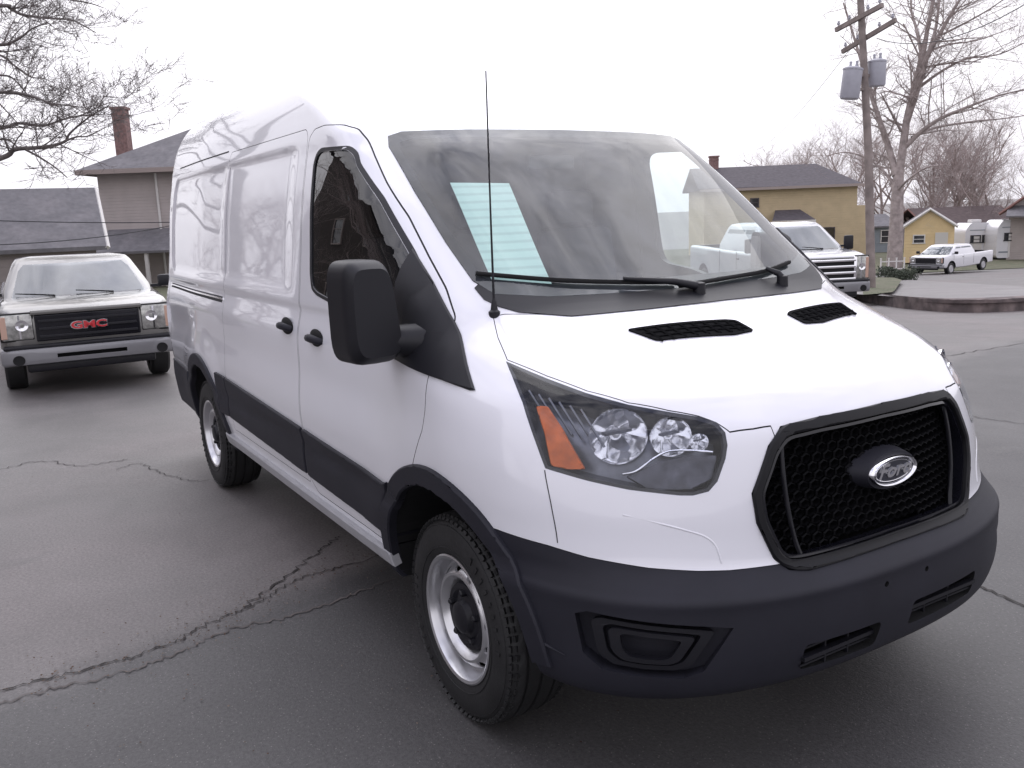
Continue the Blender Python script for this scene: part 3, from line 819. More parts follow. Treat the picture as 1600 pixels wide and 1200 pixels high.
# ------------------------------------------------------------------ wheels
def wheel(loc, side, parent, R_=.353, steer=0, name='wheel'):
    """right-hand wheel with its outer face toward -y (side=-1)"""
    wo_ = empty(name, loc); wo_.parent = parent; wo_.rotation_euler = (0, 0, steer)
    if side > 0: wo_.rotation_euler = (0, 0, math.pi + steer)
    bm = bmesh.new()
    prof = [(.105, .212), (.117, .235), (.122, .262), (.120, .295), (.112, .318), (.101, .332), (.094, .342), (.080, .3495)]
    tread = []
    for g in (.055, .0, -.055):
        tread += [(g + .022 if g != .055 else .075, .353), (g + .006, .3535), (g + .004, .346), (g - .004, .346), (g - .006, .3535)]
    left = [(-a, r) for a, r in prof]; right = [(a, r) for a, r in prof[::-1]]
    full = left + [(-.066, R_)] + [(-.060, R_), (-.058, .345), (-.050, .345), (-.048, R_), (-.008, R_), (-.006, .345), (.004, .345), (.006, R_), (.048, R_), (.050, .345), (.058, .345), (.060, R_)] + [(.066, R_)] + right
    add_lathe(bm, full, 96, close=True)
    # tread blocks: notch shoulder vertices
    for v in bm.verts:
        r = math.hypot(v.co.x, v.co.z)
        if r > .340 and abs(v.co.y) > .075:
            k = int((math.atan2(v.co.z, v.co.x) + math.pi) / (2 * math.pi) * 96 + .5)
            if k % 3 == 0: s_ = (r - .007) / r; v.co.x *= s_; v.co.z *= s_
    for k in range(72):
        t = 2 * math.pi * k / 72; rot_ = Matrix.Rotation(-t, 3, 'Y')
        for yy, dy, rr in ((-.101, .024, .3325), (-.084, .018, .3418), (.101, .024, .3325)):
            c_ = rot_ @ Vector((rr, yy, 0)); add_box(bm, c_, (.010, dy, .019), rot=rot_ @ Matrix.Rotation(.62 * (1 if yy < -.09 else (.4 if yy < 0 else -1)), 3, 'Z'))
    for k in range(26):
        if k % 13 > 8: continue
        t = 2 * math.pi * k / 26 * .55 + (1.2 if k > 12 else 0); rot_ = Matrix.Rotation(-t, 3, 'Y'); c_ = rot_ @ Vector((.285, -.1225, 0)); add_box(bm, c_, (.026, .003, .010), rot=rot_)
    tyre = bm_obj('tyre', bm, M_rubber, wo_, 25, recalc=True)
    # raised ring and lettering blocks on the sidewall
    bm = bmesh.new(); add_tube(bm, [(.318 * math.cos(2 * math.pi * k / 72), -.1115, .318 * math.sin(2 * math.pi * k / 72)) for k in range(73)], .0022, 5)
    add_tube(bm, [(.244 * math.cos(2 * math.pi * k / 72), -.1195, .244 * math.sin(2 * math.pi * k / 72)) for k in range(73)], .002, 5)
    bm_obj('sidewall_ring', bm, M_rubber, tyre, 60)
    bm = bmesh.new()
    rp = [(-.100, .213), (-.113, .219), (-.116, .214), (-.112, .205), (-.100, .199), (-.075, .195), (-.060, .190), (-.058, .182), (-.074, .172), (-.088, .160), (-.094, .150), (-.094, .142), (-.084, .132), (-.076, .126), (-.060, .118), (-.045, .10), (-.040, .10), (-.054, .12), (-.066, .128), (-.078, .140), (-.086, .150), (-.080, .160), (-.066, .172), (-.048, .187), (-.050, .200), (-.098, .207)]
    add_lathe(bm, rp, 72, close=True)
    bmesh.ops.recalc_face_normals(bm, faces=bm.faces)
    me = bpy.data.meshes.new('rim'); bm.to_mesh(me); bm.free(); me.materials.append(M_steel)
    cs = []
    for k in range(12):
        t = 2 * math.pi * (k + .3) / 12; q = Vector((.166 * math.cos(t), 0, .166 * math.sin(t))); tv = Vector((-math.sin(t), 0, math.cos(t))); rv = Vector((math.cos(t), 0, math.sin(t)))
        cs.append(dirprism([q + rv * .0115 * math.cos(a * math.pi / 5) + tv * .018 * math.sin(a * math.pi / 5) for a in range(10)], (0, -1, 0), .2, .2, M_steel))
    me = boolean(me, [join_cut(cs)]); smooth_angle(me, 28)
    rim = link('rim', me, wo_)
    bm = bmesh.new(); add_lathe(bm, [(-.02, .198), (.09, .2), (.09, .02), (.0, .02), (-.02, .12)], 40, close=False); bm_obj('brake_drum', bm, M_dark, wo_, 30)
    bm = bmesh.new(); add_lathe(bm, [(-.040, .112), (-.064, .118), (-.078, .112), (-.080, .092), (-.072, .078), (-.078, .060), (-.098, .052), (-.104, .038), (-.105, .0001)], 40)
    for k in range(5):
        t = 2 * math.pi * k / 5 + .3; c_ = (.085 * math.cos(t), 0, .085 * math.sin(t)); add_lathe(bm, [(-.07, .013), (-.092, .012), (-.096, .007), (-.096, .0001)], 6, c=c_)
    bm_obj('hub_cap', bm, M_black, wo_, 35)
    return wo_
w1 = wheel((0, -.866, .350), -1, van)
def dup_tree(o, parent=None):
    c = o.copy(); C.objects.link(c); c.parent = parent
    for ch in o.children: dup_tree(ch, c)
    return c
for loc, rz in (((0, .866, .35), math.pi), ((WB, -.882, .35), 0), ((WB, .882, .35), math.pi)):
    c = dup_tree(w1, van); c.location = loc; c.rotation_euler = (0, 0, rz)
# inner arch splash liner piece, underbody
bm = bmesh.new(); add_box(bm, (-1.8, 0, .45), (4.6, 1.5, .22)); add_box(bm, (-3.3, 0, .36), (.12, 1.7, .12)); add_tube(bm, [(-1, -.5, .3), (-3.9, -.5, .3), (-4.3, -.6, .3)], .04, 8)
bm_obj('chassis', bm, M_dark, van)

# ------------------------------------------------------------------ mirrors, handles, antenna, wipers, interior
def mirror_me():
    bm = bmesh.new(); n = 14; m_ = 32; rings = []
    # cross sections along x: front (x=.0) rounded nose to flat back
    for i in range(n + 1):
        f = i / n; x = .075 - .15 * f
        k = min(1, (1 - (1 - min(1, f / .55)) ** 3.0)) ** .5 if f < .55 else 1
        k = .84 + .16 * math.sin(min(1, f / .35) * math.pi / 2)
        ring = []
        for j in range(m_):
            t = 2 * math.pi * j / m_; c_, s_ = math.cos(t), math.sin(t); e = 2 / 4.6
            yy = abs(c_) ** e * (1 if c_ > 0 else -1); zz = abs(s_) ** e * (1 if s_ > 0 else -1)
            wz = 1 + .10 * (-zz)                        # wider at the foot
            ring.append(bm.verts.new((x, yy * .091 * k * wz - .010 * zz, zz * .168 * k)))
        rings.append(ring)
    for A, B in zip(rings, rings[1:]):
        for j in range(m_): bm.faces.new((A[j], A[(j + 1) % m_], B[(j + 1) % m_], B[j]))
    bm.faces.new(rings[0]); bm.faces.new(rings[-1][::-1])
    bmesh.ops.recalc_face_normals(bm, faces=bm.faces)
    me = bpy.data.meshes.new('m'); bm.to_mesh(me); bm.free(); smooth_angle(me, 50); return me
mm = mirror_me(); mm.materials.append(M_black)
mg = bmesh.new(); P_ = round_poly([(-.08, -.15), (.085, -.15), (.075, .15), (-.08, .15)], .03, 4)
for sgn in (1, -1):
    mo = empty('door_mirror', (-.225, -1.135, 1.372) if sgn > 0 else (-.50, 1.045, 1.372)); mo.parent = van; mo.rotation_euler = (0, 0, R(7) if sgn > 0 else R(60))
    h_ = link('mirror_housing', mm if sgn > 0 else mirror_mesh(mm), mo)
    bm = bmesh.new(); vs = [bm.verts.new((-.078, y * sgn, z)) for y, z in P_]; bm.faces.new(vs); bm_obj('mirror_glass', bm, M_chrome, mo)
    bm = bmesh.new(); add_tube(bm, [(-.0, .05 * sgn, -.10), (.03, .12 * sgn, -.105), (.09, .20 * sgn, -.11)], [.055, .065, .085], 10)
    for v in bm.verts: v.co.z = -.10 + (v.co.z + .10) * .85
    bm_obj('mirror_arm', bm, M_black, mo, 50)
def handle(x, y, z, par, L=.15):
    ho = empty('door_handle', (x, y, z)); ho.parent = par
    bm = bmesh.new(); r = bmesh.ops.create_uvsphere(bm, u_segments=20, v_segments=12, radius=1)
    for v in bm.verts: v.co = Vector((v.co.x * L * .56, v.co.y * .009 + .004, v.co.z * .042))
    bm_obj('handle_cup', bm, M_dark, ho, 60)
    bm = bmesh.new(); add_tube(bm, [(-L * .5, .002, -.004), (-L * .42, -.016, .0), (0, -.024, .004), (L * .42, -.016, .0), (L * .5, .002, -.004)], [.010, .013, .015, .013, .010], 8)
    for v in bm.verts: v.co.z *= 1.25
    bm_obj('handle_grip', bm, M_clad, ho, 60)
    return ho
handle(-1.10, -1.008, 1.185, door); handle(-1.49, -1.008, 1.205, slide, .15)
an = empty('antenna', (.013, -.790, 1.352)); an.parent = van
bm = bmesh.new(); add_lathe(bm, [(-.02, .019), (.008, .019), (.014, .012), (.035, .009), (.05, .0045)], 16, 'Z'); bm_obj('antenna_base', bm, M_black, an, 40)
bm = bmesh.new(); add_tube(bm, [(0, 0, .03), (.002, .0, .30), (.006, .002, .745)], [.0042, .0032, .0022], 8); bm_obj('antenna_mast', bm, M_black, an, 60)
def on_hull_x(y, z, off):
    h = HB.ray_cast(Vector((3, y, z)), Vector((-1, 0, 0)))[0]; n_, _ = hull_normal(h); return h + n_ * off
def wiper(pts, yp, zp):
    wi = empty('wiper', (0, 0, 0)); wi.parent = van
    bl = [on_hull_x(y, z, .016) for y, z in pts]
    bm = bmesh.new(); add_tube(bm, catmull(bl, 4, False), .0085, 6); bm_obj('wiper_blade', bm, M_dark, wi, 60)
    mid = (bl[0] + bl[-1]) / 2 if len(bl) < 3 else bl[len(bl) // 2]
    piv = on_hull_x(yp, zp, .02)
    bm = bmesh.new(); add_tube(bm, [piv, piv.lerp(mid, .35) + Vector((.012, 0, .012)), mid + Vector((.012, 0, .012))], [.016, .012, .007], 8)
    add_lathe(bm, [(-.03, .022), (.012, .02), (.016, .008)], 14, 'Z', c=piv); bm_obj('wiper_arm', bm, M_black, wi, 50)
wiper([(-.775, 1.465), (-.55, 1.432), (-.33, 1.412), (-.12, 1.398)], -.05, 1.375)
wiper([(-.12, 1.385), (.10, 1.395), (.34, 1.405), (.56, 1.425)], .38, 1.37)
# cab interior
bm = bmesh.new()
prof = [(-.50, .86), (-.50, 1.20), (-.46, 1.29), (-.34, 1.315), (-.10, 1.325), (.02, 1.31), (.05, .86)]
A = [bm.verts.new((x, -.80, z)) for x, z in prof]; B = [bm.verts.new((x, .80, z)) for x, z in prof]
bm.faces.new(A); bm.faces.new(B[::-1])
for i in range(len(prof)): bm.faces.new((A[i], B[i], B[(i + 1) % len(prof)], A[(i + 1) % len(prof)]))
bm_obj('dashboard', bm, M_dash, van, 30)
for y in (-.48, -.05, .50):
    st = empty('seat', (-1.05, y, .95)); st.parent = van
    bm = bmesh.new(); add_box(bm, (0, 0, 0), (.48, .44 if y != -.05 else .38, .14), bevel=.04); bm_obj('seat_cushion', bm, M_seat, st, 40)
    bm = bmesh.new(); add_box(bm, (-.24, 0, .34), (.12, .43 if y != -.05 else .38, .60), rot=Euler((0, R(-10), 0)).to_matrix(), bevel=.04); add_box(bm, (-.32, 0, .74), (.08, .26, .18), rot=Euler((0, R(-10), 0)).to_matrix(), bevel=.03)
    bm_obj('backrest', bm, M_seat, st, 40)
swm = bmesh.new(); c0 = Vector((-.62, .48, 1.16)); nrm = Euler((0, R(-62), 0)).to_matrix()
add_tube(swm, [c0 + nrm @ Vector((.19 * math.cos(2 * math.pi * k / 32), .19 * math.sin(2 * math.pi * k / 32), 0)) for k in range(33)], .015, 8)
add_tube(swm, [c0 + nrm @ Vector((.19, 0, 0)), c0, c0 + nrm @ Vector((-.19, 0, 0))], .02, 8); add_tube(swm, [c0 + nrm @ Vector((0, .19, 0)), c0 + nrm @ Vector((0, -.19, 0))], .018, 8)
bm_obj('steering_wheel', swm, M_dash, van, 60)
bm = bmesh.new(); add_box(bm, (-.80, -.0, 1.88), (.02, .24, .06), bevel=.01); bm_obj('inner_mirror', bm, M_dash, van)
# price sheet taped inside the windshield
M_paper = bpy.data.materials.new('pale_green_paper'); M_paper.use_nodes = True
n_ = M_paper.node_tree.nodes; l_ = M_paper.node_tree.links; b_ = n_['Principled BSDF']; b_.inputs['Roughness'].default_value = .8
tc = n_.new('ShaderNodeTexCoord'); sp = n_.new('ShaderNodeSeparateXYZ'); wv = n_.new('ShaderNodeTexWave'); wv.bands_direction = 'Z'; wv.inputs['Scale'].default_value = 11; wv.inputs['Distortion'].default_value = .4; wv.inputs['Detail'].default_value = 3
cr_ = n_.new('ShaderNodeMapRange'); cr_.inputs['From Min'].default_value = .0; cr_.inputs['From Max'].default_value = .45
mx_ = n_.new('ShaderNodeMix'); mx_.data_type = 'RGBA'; mx_.inputs[6].default_value = (.46, .60, .57, 1); mx_.inputs[7].default_value = (.56, .73, .69, 1)
l_.new(tc.outputs['Object'], wv.inputs['Vector']); l_.new(wv.outputs[0], cr_.inputs['Value']); l_.new(cr_.outputs[0], mx_.inputs[0]); l_.new(mx_.outputs[2], b_.inputs['Base Color'])
b_.inputs['Transmission Weight'].default_value = 0
ps = xpatch('price_sheet', [(-.650, 1.798), (-.430, 1.790), (-.552, 1.440), (-.730, 1.464)], M_paper, None, off=-.012, thick=.001, cell=.05)
tag(ps, 'pale green printed price sheet taped inside the van windshield', 'price sheet')
print('van done', time.time() - T0)
# --- end part two
# ------------------------------------------------------------------ surroundings: placement helpers
Fh = Vector((CF.x, CF.y, 0)).normalized(); Rh = Vector((-Fh.y, Fh.x, 0)) * -1
YAW = math.atan2(Rh.y, Rh.x)
def at(px, py, s):
    """point at camera-axis depth s seen at a photo position (1600 x 1200 frame)"""
    return CP + (CF + CR * ((px - 800) / FPX) - CU * ((py - 600) / FPX)) * s
def zg(x, y):
    s = (Vector((x, y, 0)) - CP).dot(Fh)
    k = min(max(0, s - 5.5), 60); t = (Vector((x, y, 0)) - CP).dot(Rh)
    return -.027 * k - .030 * min(max(0, s - 10), 56) * ss(0, 9, t)
def on_ground(px, s):
    p = at(px, 370, s); return Vector((p.x, p.y, zg(p.x, p.y)))
def ground_px(px, py):
    d = (CF + CR * ((px - 800) / FPX) - CU * ((py - 600) / FPX)); p = CP.copy()
    t = .5
    while t < 300:
        q = CP + d * t
        if q.z < zg(q.x, q.y): return Vector((q.x, q.y, zg(q.x, q.y)))
        t += .01 if t < 20 else .05
    return q

# ------------------------------------------------------------------ ground
def asphalt(name, c1, c2, c3, scale=1.0, rough=.44, seam=None):
    m = bpy.data.materials.new(name); m.use_nodes = True; n = m.node_tree.nodes; l = m.node_tree.links; b = n['Principled BSDF']
    b.inputs['Roughness'].default_value = rough; b.inputs['Specular IOR Level'].default_value = .55
    tc = n.new('ShaderNodeTexCoord')
    def nz(sc_, det, ro=.6, dist=0):
        t = n.new('ShaderNodeTexNoise'); t.inputs['Scale'].default_value = sc_ * scale; t.inputs['Detail'].default_value = det; t.inputs['Roughness'].default_value = ro; t.inputs['Distortion'].default_value = dist
        l.new(tc.outputs['Object'], t.inputs['Vector']); return t.outputs[0]
    def mr(v, a, b_, c=0, d=1):
        t = n.new('ShaderNodeMapRange'); t.inputs['From Min'].default_value = a; t.inputs['From Max'].default_value = b_; t.inputs['To Min'].default_value = c; t.inputs['To Max'].default_value = d
        l.new(v, t.inputs['Value']); return t.outputs[0]
    def mix(f, a, b_, kind='MIX'):
        t = n.new('ShaderNodeMix'); t.data_type = 'RGBA'; t.blend_type = kind
        for i, v in ((0, f), (6, a), (7, b_)):
            if isinstance(v, (tuple, float, int)): t.inputs[i].default_value = (*v, 1) if isinstance(v, tuple) else v
            else: l.new(v, t.inputs[i])
        return t.outputs[2]
    big = mr(nz(.22, 5, .55, .6), .38, .62); mid = mr(nz(1.3, 6, .65, .3), .35, .68)
    c = mix(big, c1, c2)
    if seam:                                            # older, paler paving beyond the joint, newer darker paving this side
        sx, sy, sc0, dk = seam; dt = n.new('ShaderNodeVectorMath'); dt.operation = 'DOT_PRODUCT'; dt.inputs[1].default_value = (sx, sy, 0); l.new(tc.outputs['Object'], dt.inputs[0])
        ad = n.new('ShaderNodeMath'); ad.operation = 'ADD'; ad.inputs[1].default_value = sc0; l.new(dt.outputs['Value'], ad.inputs[0])
        a2 = n.new('ShaderNodeMath'); a2.operation = 'ADD'; l.new(ad.outputs[0], a2.inputs[0]); l.new(mr(nz(1.6, 5, .6), 0, 1, -.22, .22), a2.inputs[1])
        c = mix(mr(a2.outputs[0], -.10, .14), c, dk)
    c = mix(mr(nz(.9, 8, .7, 1.2), .58, .74, 0, .55), c, c3)
    gr_ = mr(nz(70, 3, .7), .25, .75, .62, 1.38); fine = mr(nz(260, 2, .6), .2, .8, .7, 1.3)
    h = n.new('ShaderNodeHueSaturation'); l.new(c, h.inputs['Color']); mm_ = n.new('ShaderNodeMath'); mm_.operation = 'MULTIPLY'; l.new(gr_, mm_.inputs[0]); l.new(fine, mm_.inputs[1])
    m2 = n.new('ShaderNodeMath'); m2.operation = 'MULTIPLY'; l.new(mm_.outputs[0], m2.inputs[0]); l.new(mr(mid, 0, 1, .86, 1.12), m2.inputs[1]); l.new(m2.outputs[0], h.inputs['Value'])
    # stone specks
    vo = n.new('ShaderNodeTexVoronoi'); vo.inputs['Scale'].default_value = 55 * scale; l.new(tc.outputs['Object'], vo.inputs['Vector'])
    sp = mr(vo.outputs['Distance'], .10, .16, .5, 0); c = mix(sp, h.outputs[0], (.26, .24, .23)); 
    l.new(c, b.inputs['Base Color'])
    bp = n.new('ShaderNodeBump'); bp.inputs['Strength'].default_value = .35; bp.inputs['Distance'].default_value = .005
    hh = n.new('ShaderNodeMath'); hh.operation = 'ADD'; l.new(nz(110, 3, .7), hh.inputs[0]); l.new(nz(9, 5, .6), hh.inputs[1]); l.new(hh.outputs[0], bp.inputs['Height']); l.new(bp.outputs[0], b.inputs['Normal'])
    l.new(mr(big, 0, 1, rough - .08, rough + .10), b.inputs['Roughness'])
    return m
def gpx0(px, py):
    d = (CF + CR * ((px - 800) / FPX) - CU * ((py - 600) / FPX)); return CP - d * (CP.z / d.z)
_a, _b = gpx0(20, 1082), gpx0(600, 872); _n = Vector(((_b - _a).y, -(_b - _a).x, 0)).normalized()
if _n.dot(CP - _a) < 0: _n = -_n
M_asph = asphalt('asphalt', (.115, .108, .106), (.175, .155, .152), (.090, .085, .084), rough=.58, seam=(_n.x, _n.y, -_n.dot(Vector((_a.x, _a.y, 0))), (.068, .065, .066)))
M_grass = mat('grass', (.085, .095, .05), .9, col2=(.13, .12, .08), c2scale=2, var=.35, vscale=14, bump=.6, bscale=20)
bm = bmesh.new()
ss_ = [-60, -25, -10, -4, 0, 2, 4, 5.5, 7, 8, 10, 11, 12, 13, 14, 16, 20, 26, 34, 45, 55, 65.5, 90, 150, 300, 700, 1500]
tt_ = [-900, -300, -120, -60, -30, -15, -8, -4] + [i * .75 for i in range(0, 13)] + [12, 15, 22, 30, 60, 120, 300, 900]
G = [[None] * len(tt_) for _ in ss_]
for i, s_ in enumerate(ss_):
    for j, t_ in enumerate(tt_):
        p = Vector((CP.x, CP.y, 0)) + Fh * s_ + Rh * t_; G[i][j] = bm.verts.new((p.x, p.y, zg(p.x, p.y)))
for i in range(len(ss_) - 1):
    for j in range(len(tt_) - 1): bm.faces.new((G[i][j], G[i][j + 1], G[i + 1][j + 1], G[i + 1][j]))
tag(bm_obj('ground', bm, M_asph), kind='structure')

def ribbon(name, pts, w0, w1, m, lift=.004, seed=1, jit=.02, sub=14):
    rnd = random.Random(seed); C_ = catmull([(p.x, p.y) for p in pts], sub, False); bm = bmesh.new(); L = []
    for i, p in enumerate(C_):
        d = (C_[min(i + 1, len(C_) - 1)] - C_[max(i - 1, 0)]).normalized(); nn = Vector((-d.y, d.x))
        p = p + nn * rnd.uniform(-jit, jit); w_ = rnd.uniform(w0, w1)
        a = p + nn * w_; b = p - nn * w_
        L.append((bm.verts.new((a.x, a.y, zg(a.x, a.y) + lift)), bm.verts.new((b.x, b.y, zg(b.x, b.y) + lift))))
    for (a, b), (c, d) in zip(L, L[1:]): bm.faces.new((a, b, d, c))
    return bm_obj(name, bm, m)
M_crack = mat('crack_dark', (.034, .029, .028), .9, var=.4, vscale=30, bump=.5, bscale=60)
M_silt = mat('silt', (.115, .10, .095), .9, var=.3, vscale=18)
def gp(L): return [ground_px(*p) for p in L]
ck = gp([(-40, 1095), (60, 1066), (160, 1042), (260, 1010), (330, 975), (400, 945), (470, 905), (560, 880), (680, 845)])
tag(ribbon('pavement_crack', ck, .0015, .007, M_crack, .005, 3, .02), kind='structure')
tag(ribbon('pavement_crack', gp([(-40, 1112), (70, 1082), (180, 1056), (270, 1024), (360, 985), (440, 968), (540, 935), (620, 905)]), .002, .007, M_silt, .005, 5, .018), kind='structure')
tag(ribbon('pavement_crack', gp([(180, 735), (215, 725), (250, 738), (300, 752), (350, 748)]), .0015, .0045, M_crack, .005, 8, .02), kind='structure')
tag(ribbon('pavement_crack', gp([(380, 950), (450, 900), (500, 860), (530, 840)]), .002, .008, M_crack, .005, 9, .02), kind='structure')
tag(ribbon('pavement_crack', gp([(1500, 905), (1560, 930), (1680, 985)]), .004, .007, M_crack, .005, 10, .006), kind='structure')
tag(ribbon('pavement_crack', gp([(1480, 640), (1540, 655), (1640, 668)]), .003, .006, M_crack, .005, 11, .02), kind='structure')
tag(ribbon('pavement_crack', gp([(1460, 560), (1530, 548), (1640, 530)]), .004, .009, M_crack, .005, 12, .03), kind='structure')
tag(ribbon('pavement_crack', gp([(-20, 740), (60, 722), (130, 728), (200, 718)]), .002, .006, M_crack, .005, 13, .03), kind='structure')
rnd = random.Random(4); bm = bmesh.new(); Lc = catmull([(p.x, p.y) for p in ck], 10, False)
for k in range(750):
    if rnd.random() < .8:
        q = Lc[int((rnd.random() ** .8) * (len(Lc) - 1))]; sp_ = abs(rnd.gauss(0, .12)) + .005; a = rnd.uniform(0, 6.28); x, y = q.x + sp_ * math.cos(a) * 1.3, q.y + sp_ * math.sin(a)
    else:
        q = ground_px(rnd.uniform(-50, 1000), rnd.uniform(640, 1195)); x, y = q.x, q.y
    r_ = rnd.uniform(.0015, .0055); a = rnd.uniform(0, 6.28); z = zg(x, y) + .006
    vs = [bm.verts.new((x + r_ * math.cos(a + t) * (1 + .5 * (t < 1)), y + r_ * math.sin(a + t), z + rnd.uniform(0, .004))) for t in (0, 1.6, 3.1, 4.6)]
    bm.faces.new(vs)
tag(bm_obj('leaf_litter', bm, mat('dead_leaves', (.075, .040, .026), .9, var=.5, vscale=60, col2=(.14, .115, .095), c2scale=30), recalc=False), 'fine dead leaves and grit along the long crack in the asphalt', 'leaf litter', kind='stuff')

# ------------------------------------------------------------------ trucks
def rring(bm, x, hw_, z0, z1, r, n=5):
    pts = []
    for cx, cz, a0 in ((hw_ - r, z1 - r, 0), (-hw_ + r, z1 - r, 90), (-hw_ + r, z0 + r, 180), (hw_ - r, z0 + r, 270)):
        for k in range(n):
            t = R(a0 + 90 * k / (n - 1)); pts.append(bm.verts.new((x, cx + r * math.cos(t), cz + r * math.sin(t))))
    return pts
def loft(secs, n=5):
    bm = bmesh.new(); rr = [rring(bm, *s_, n=n) for s_ in secs]; k = len(rr[0])
    for A, B in zip(rr, rr[1:]):
        for i in range(k): bm.faces.new((A[i], A[(i + 1) % k], B[(i + 1) % k], B[i]))
    bm.faces.new(rr[0][::-1]); bm.faces.new(rr[-1]); return bm
def quad(bm, P, thick=None):
    bm.faces.new([bm.verts.new(p) for p in P])
def slab(P, nrm, t):
    """thin solid from planar polygon P"""
    bm = bmesh.new(); nrm = Vector(nrm).normalized(); A = [bm.verts.new(Vector(p)) for p in P]; B = [bm.verts.new(Vector(p) - nrm * t) for p in P]
    bm.faces.new(A); bm.faces.new(B[::-1])
    for i in range(len(P)): bm.faces.new((A[i], B[i], B[(i + 1) % len(P)], A[(i + 1) % len(P)]))
    return bm
def simple_wheel(loc, side, parent, R_=.38):
    e = empty('wheel', loc); e.parent = parent; e.rotation_euler = (0, 0, 0 if side < 0 else math.pi)
    bm = bmesh.new(); add_lathe(bm, [(-.10, R_ * .58), (-.12, R_ * .75), (-.12, R_ * .88), (-.09, R_ * .98), (.09, R_ * .98), (.12, R_ * .88), (.12, R_ * .58)], 40, close=True); bm_obj('tyre', bm, M_rubber, e, 35)
    bm = bmesh.new(); add_lathe(bm, [(-.105, R_ * .60), (-.115, R_ * .57), (-.07, R_ * .5), (-.05, R_ * .3), (-.09, R_ * .2), (-.10, .001)], 30)
    for k in range(6):
        t = k * math.pi / 3; add_box(bm, (R_ * .38 * math.cos(t), -.075, R_ * .38 * math.sin(t)), (R_ * .34, .03, R_ * .12), rot=Euler((0, -t, 0)).to_matrix())
    bm_obj('rim', bm, M_steel, e, 35); return e
def pickup(name, paint, label, heavy=False, quad_cab=False, wb=3.6, letters=False, group=None):
    t = empty(name); tag(t, label, 'pickup truck')
    H = 1.22 if heavy else 1.18
    x_f = .92
    bd = loft([(x_f, .80, .58, H - .16, .08), (x_f - .03, .90, .52, H - .07, .10), (x_f - .12, .965, .45, H - .02, .10), (.45, .985, .42, H + .03, .12), (-.15, .985, .40, H + .07, .12), (-.7, .985, .38, H + .03, .10), (-wb * .45, .985, .38, H + .02, .08), (-wb - 1.05, .975, .48, H + .06, .07)])
    me = bpy.data.meshes.new('b'); bmesh.ops.recalc_face_normals(bd, faces=bd.faces); bd.to_mesh(me); bd.free(); me.materials.append(paint)
    cuts = [join_cut([cyl_cut(x, .40, .47, sg * .62, sg * 1.3, M_dark, 32) for x in (0, -wb) for sg in (-1, 1)])]
    cab_end = -(2.75 if quad_cab else 2.0)
    bx = bmesh.new(); add_box(bx, ((cab_end - wb - 1.0) / 2 - .03, 0, H + .1), (abs(-wb - 1.0 - cab_end) - .1, 1.6, .9)); cuts.append(bm_obj('tmp', bx, M_dark))
    me = boolean(me, cuts); smooth_angle(me, 35); body_ = link('body', me, t)
    # greenhouse
    bm = bmesh.new(); top = H + (.62 if heavy or quad_cab else .57); cor = [(.02, .86, H + .02), (-.22, .88, H + .20), (-.80, .73, top - .06), (-.95, .70, top)]
    c_ = []
    rows_ = [(H + .02, .05, cab_end, .90), (H + .15, -.15, cab_end + .02, .885), (top - .08, -.74, cab_end + .22, .745), (top - .02, -.86, cab_end + .30, .70), (top + .01, -1.05, cab_end + .5, .55)]
    for z, xf, xr, hw_ in rows_:
        ring = []
        for (cx, cy, a0, sx) in ((xf, hw_, 0, -1), (xr, hw_, 90, 1), (xr, -hw_, 180, 1), (xf, -hw_, 270, -1)):
            r_ = .10
            for k in range(4):
                a = R(a0 + 30 * k); ox = cx + sx * r_; oy = cy - r_ * (1 if cy > 0 else -1)
                ring.append(bm.verts.new((ox + r_ * math.cos(a), oy + r_ * math.sin(a), z)))
        c_.append(ring)
    k = len(c_[0])
    for A, B in zip(c_, c_[1:]):
        for i in range(k): bm.faces.new((A[i], A[(i + 1) % k], B[(i + 1) % k], B[i]))
    bm.faces.new(c_[-1]); bm_obj('cab', bm, paint, t, 40)
    # windshield, bowed
    bm = bmesh.new(); gw = []
    for f in (0, .25, .5, .75, 1):
        z = H + .05 + (top - .09 - H - .05) * f; xb = .035 + (-.74 - .035) * f; hw_ = .80 + (.655 - .80) * f; gw.append([bm.verts.new((xb + .012 + .045 * (1 - u * u), hw_ * u, z)) for u in (-1, -.8, -.5, 0, .5, .8, 1)])
    for A, B in zip(gw, gw[1:]):
        for i in range(6): bm.faces.new((A[i], A[i + 1], B[i + 1], B[i]))
    bm_obj('windshield', bm, M_pane, t, 40)
    bm = bmesh.new(); add_box(bm, (-.02, 0, H + .055), (.10, 1.5, .03), bevel=.01); bm_obj('cowl_panel', bm, M_black, t)
    for yy in (-.35, .35):
        bm = bmesh.new(); add_tube(bm, [(.07, yy + .05, H + .07), (.055, yy - .2, H + .10), (.035, yy - .40, H + .12)], [.012, .010, .007], 6); bm_obj('wiper', bm, M_dark, t)
    for sg in (-1, 1):
        def yz(f): return sg * (.90 + (.745 - .90) * f + .004)
        wins = [(-.20, -1.05), (-1.12, -1.72)] if not quad_cab else [(-.20, -1.25), (-1.33, -2.42)]
        for xa, xb in wins:
            lo, hi = .22, .86; zl = H + .13; zh = top - .13
            first = xa == -.20
            P = [(xa - .10 if first else xa, yz(lo), zl), (xb, yz(lo), zl), (xb + (0 if xb > cab_end + .4 else .08), yz(hi), zh), ((xa - .58) if first else xa, yz(hi), zh)]
            b_ = slab(P, (0, sg, .25), .01); bm_obj('side_window', b_, M_pane, t)
        mo = bmesh.new(); add_box(mo, (-.22, sg * 1.10, H + .17), (.10, .20, .17 if not heavy else .30), bevel=.035); add_box(mo, (-.22, sg * .97, H + .10), (.05, .14, .04)); bm_obj('door_mirror', mo, M_black, t, 40)
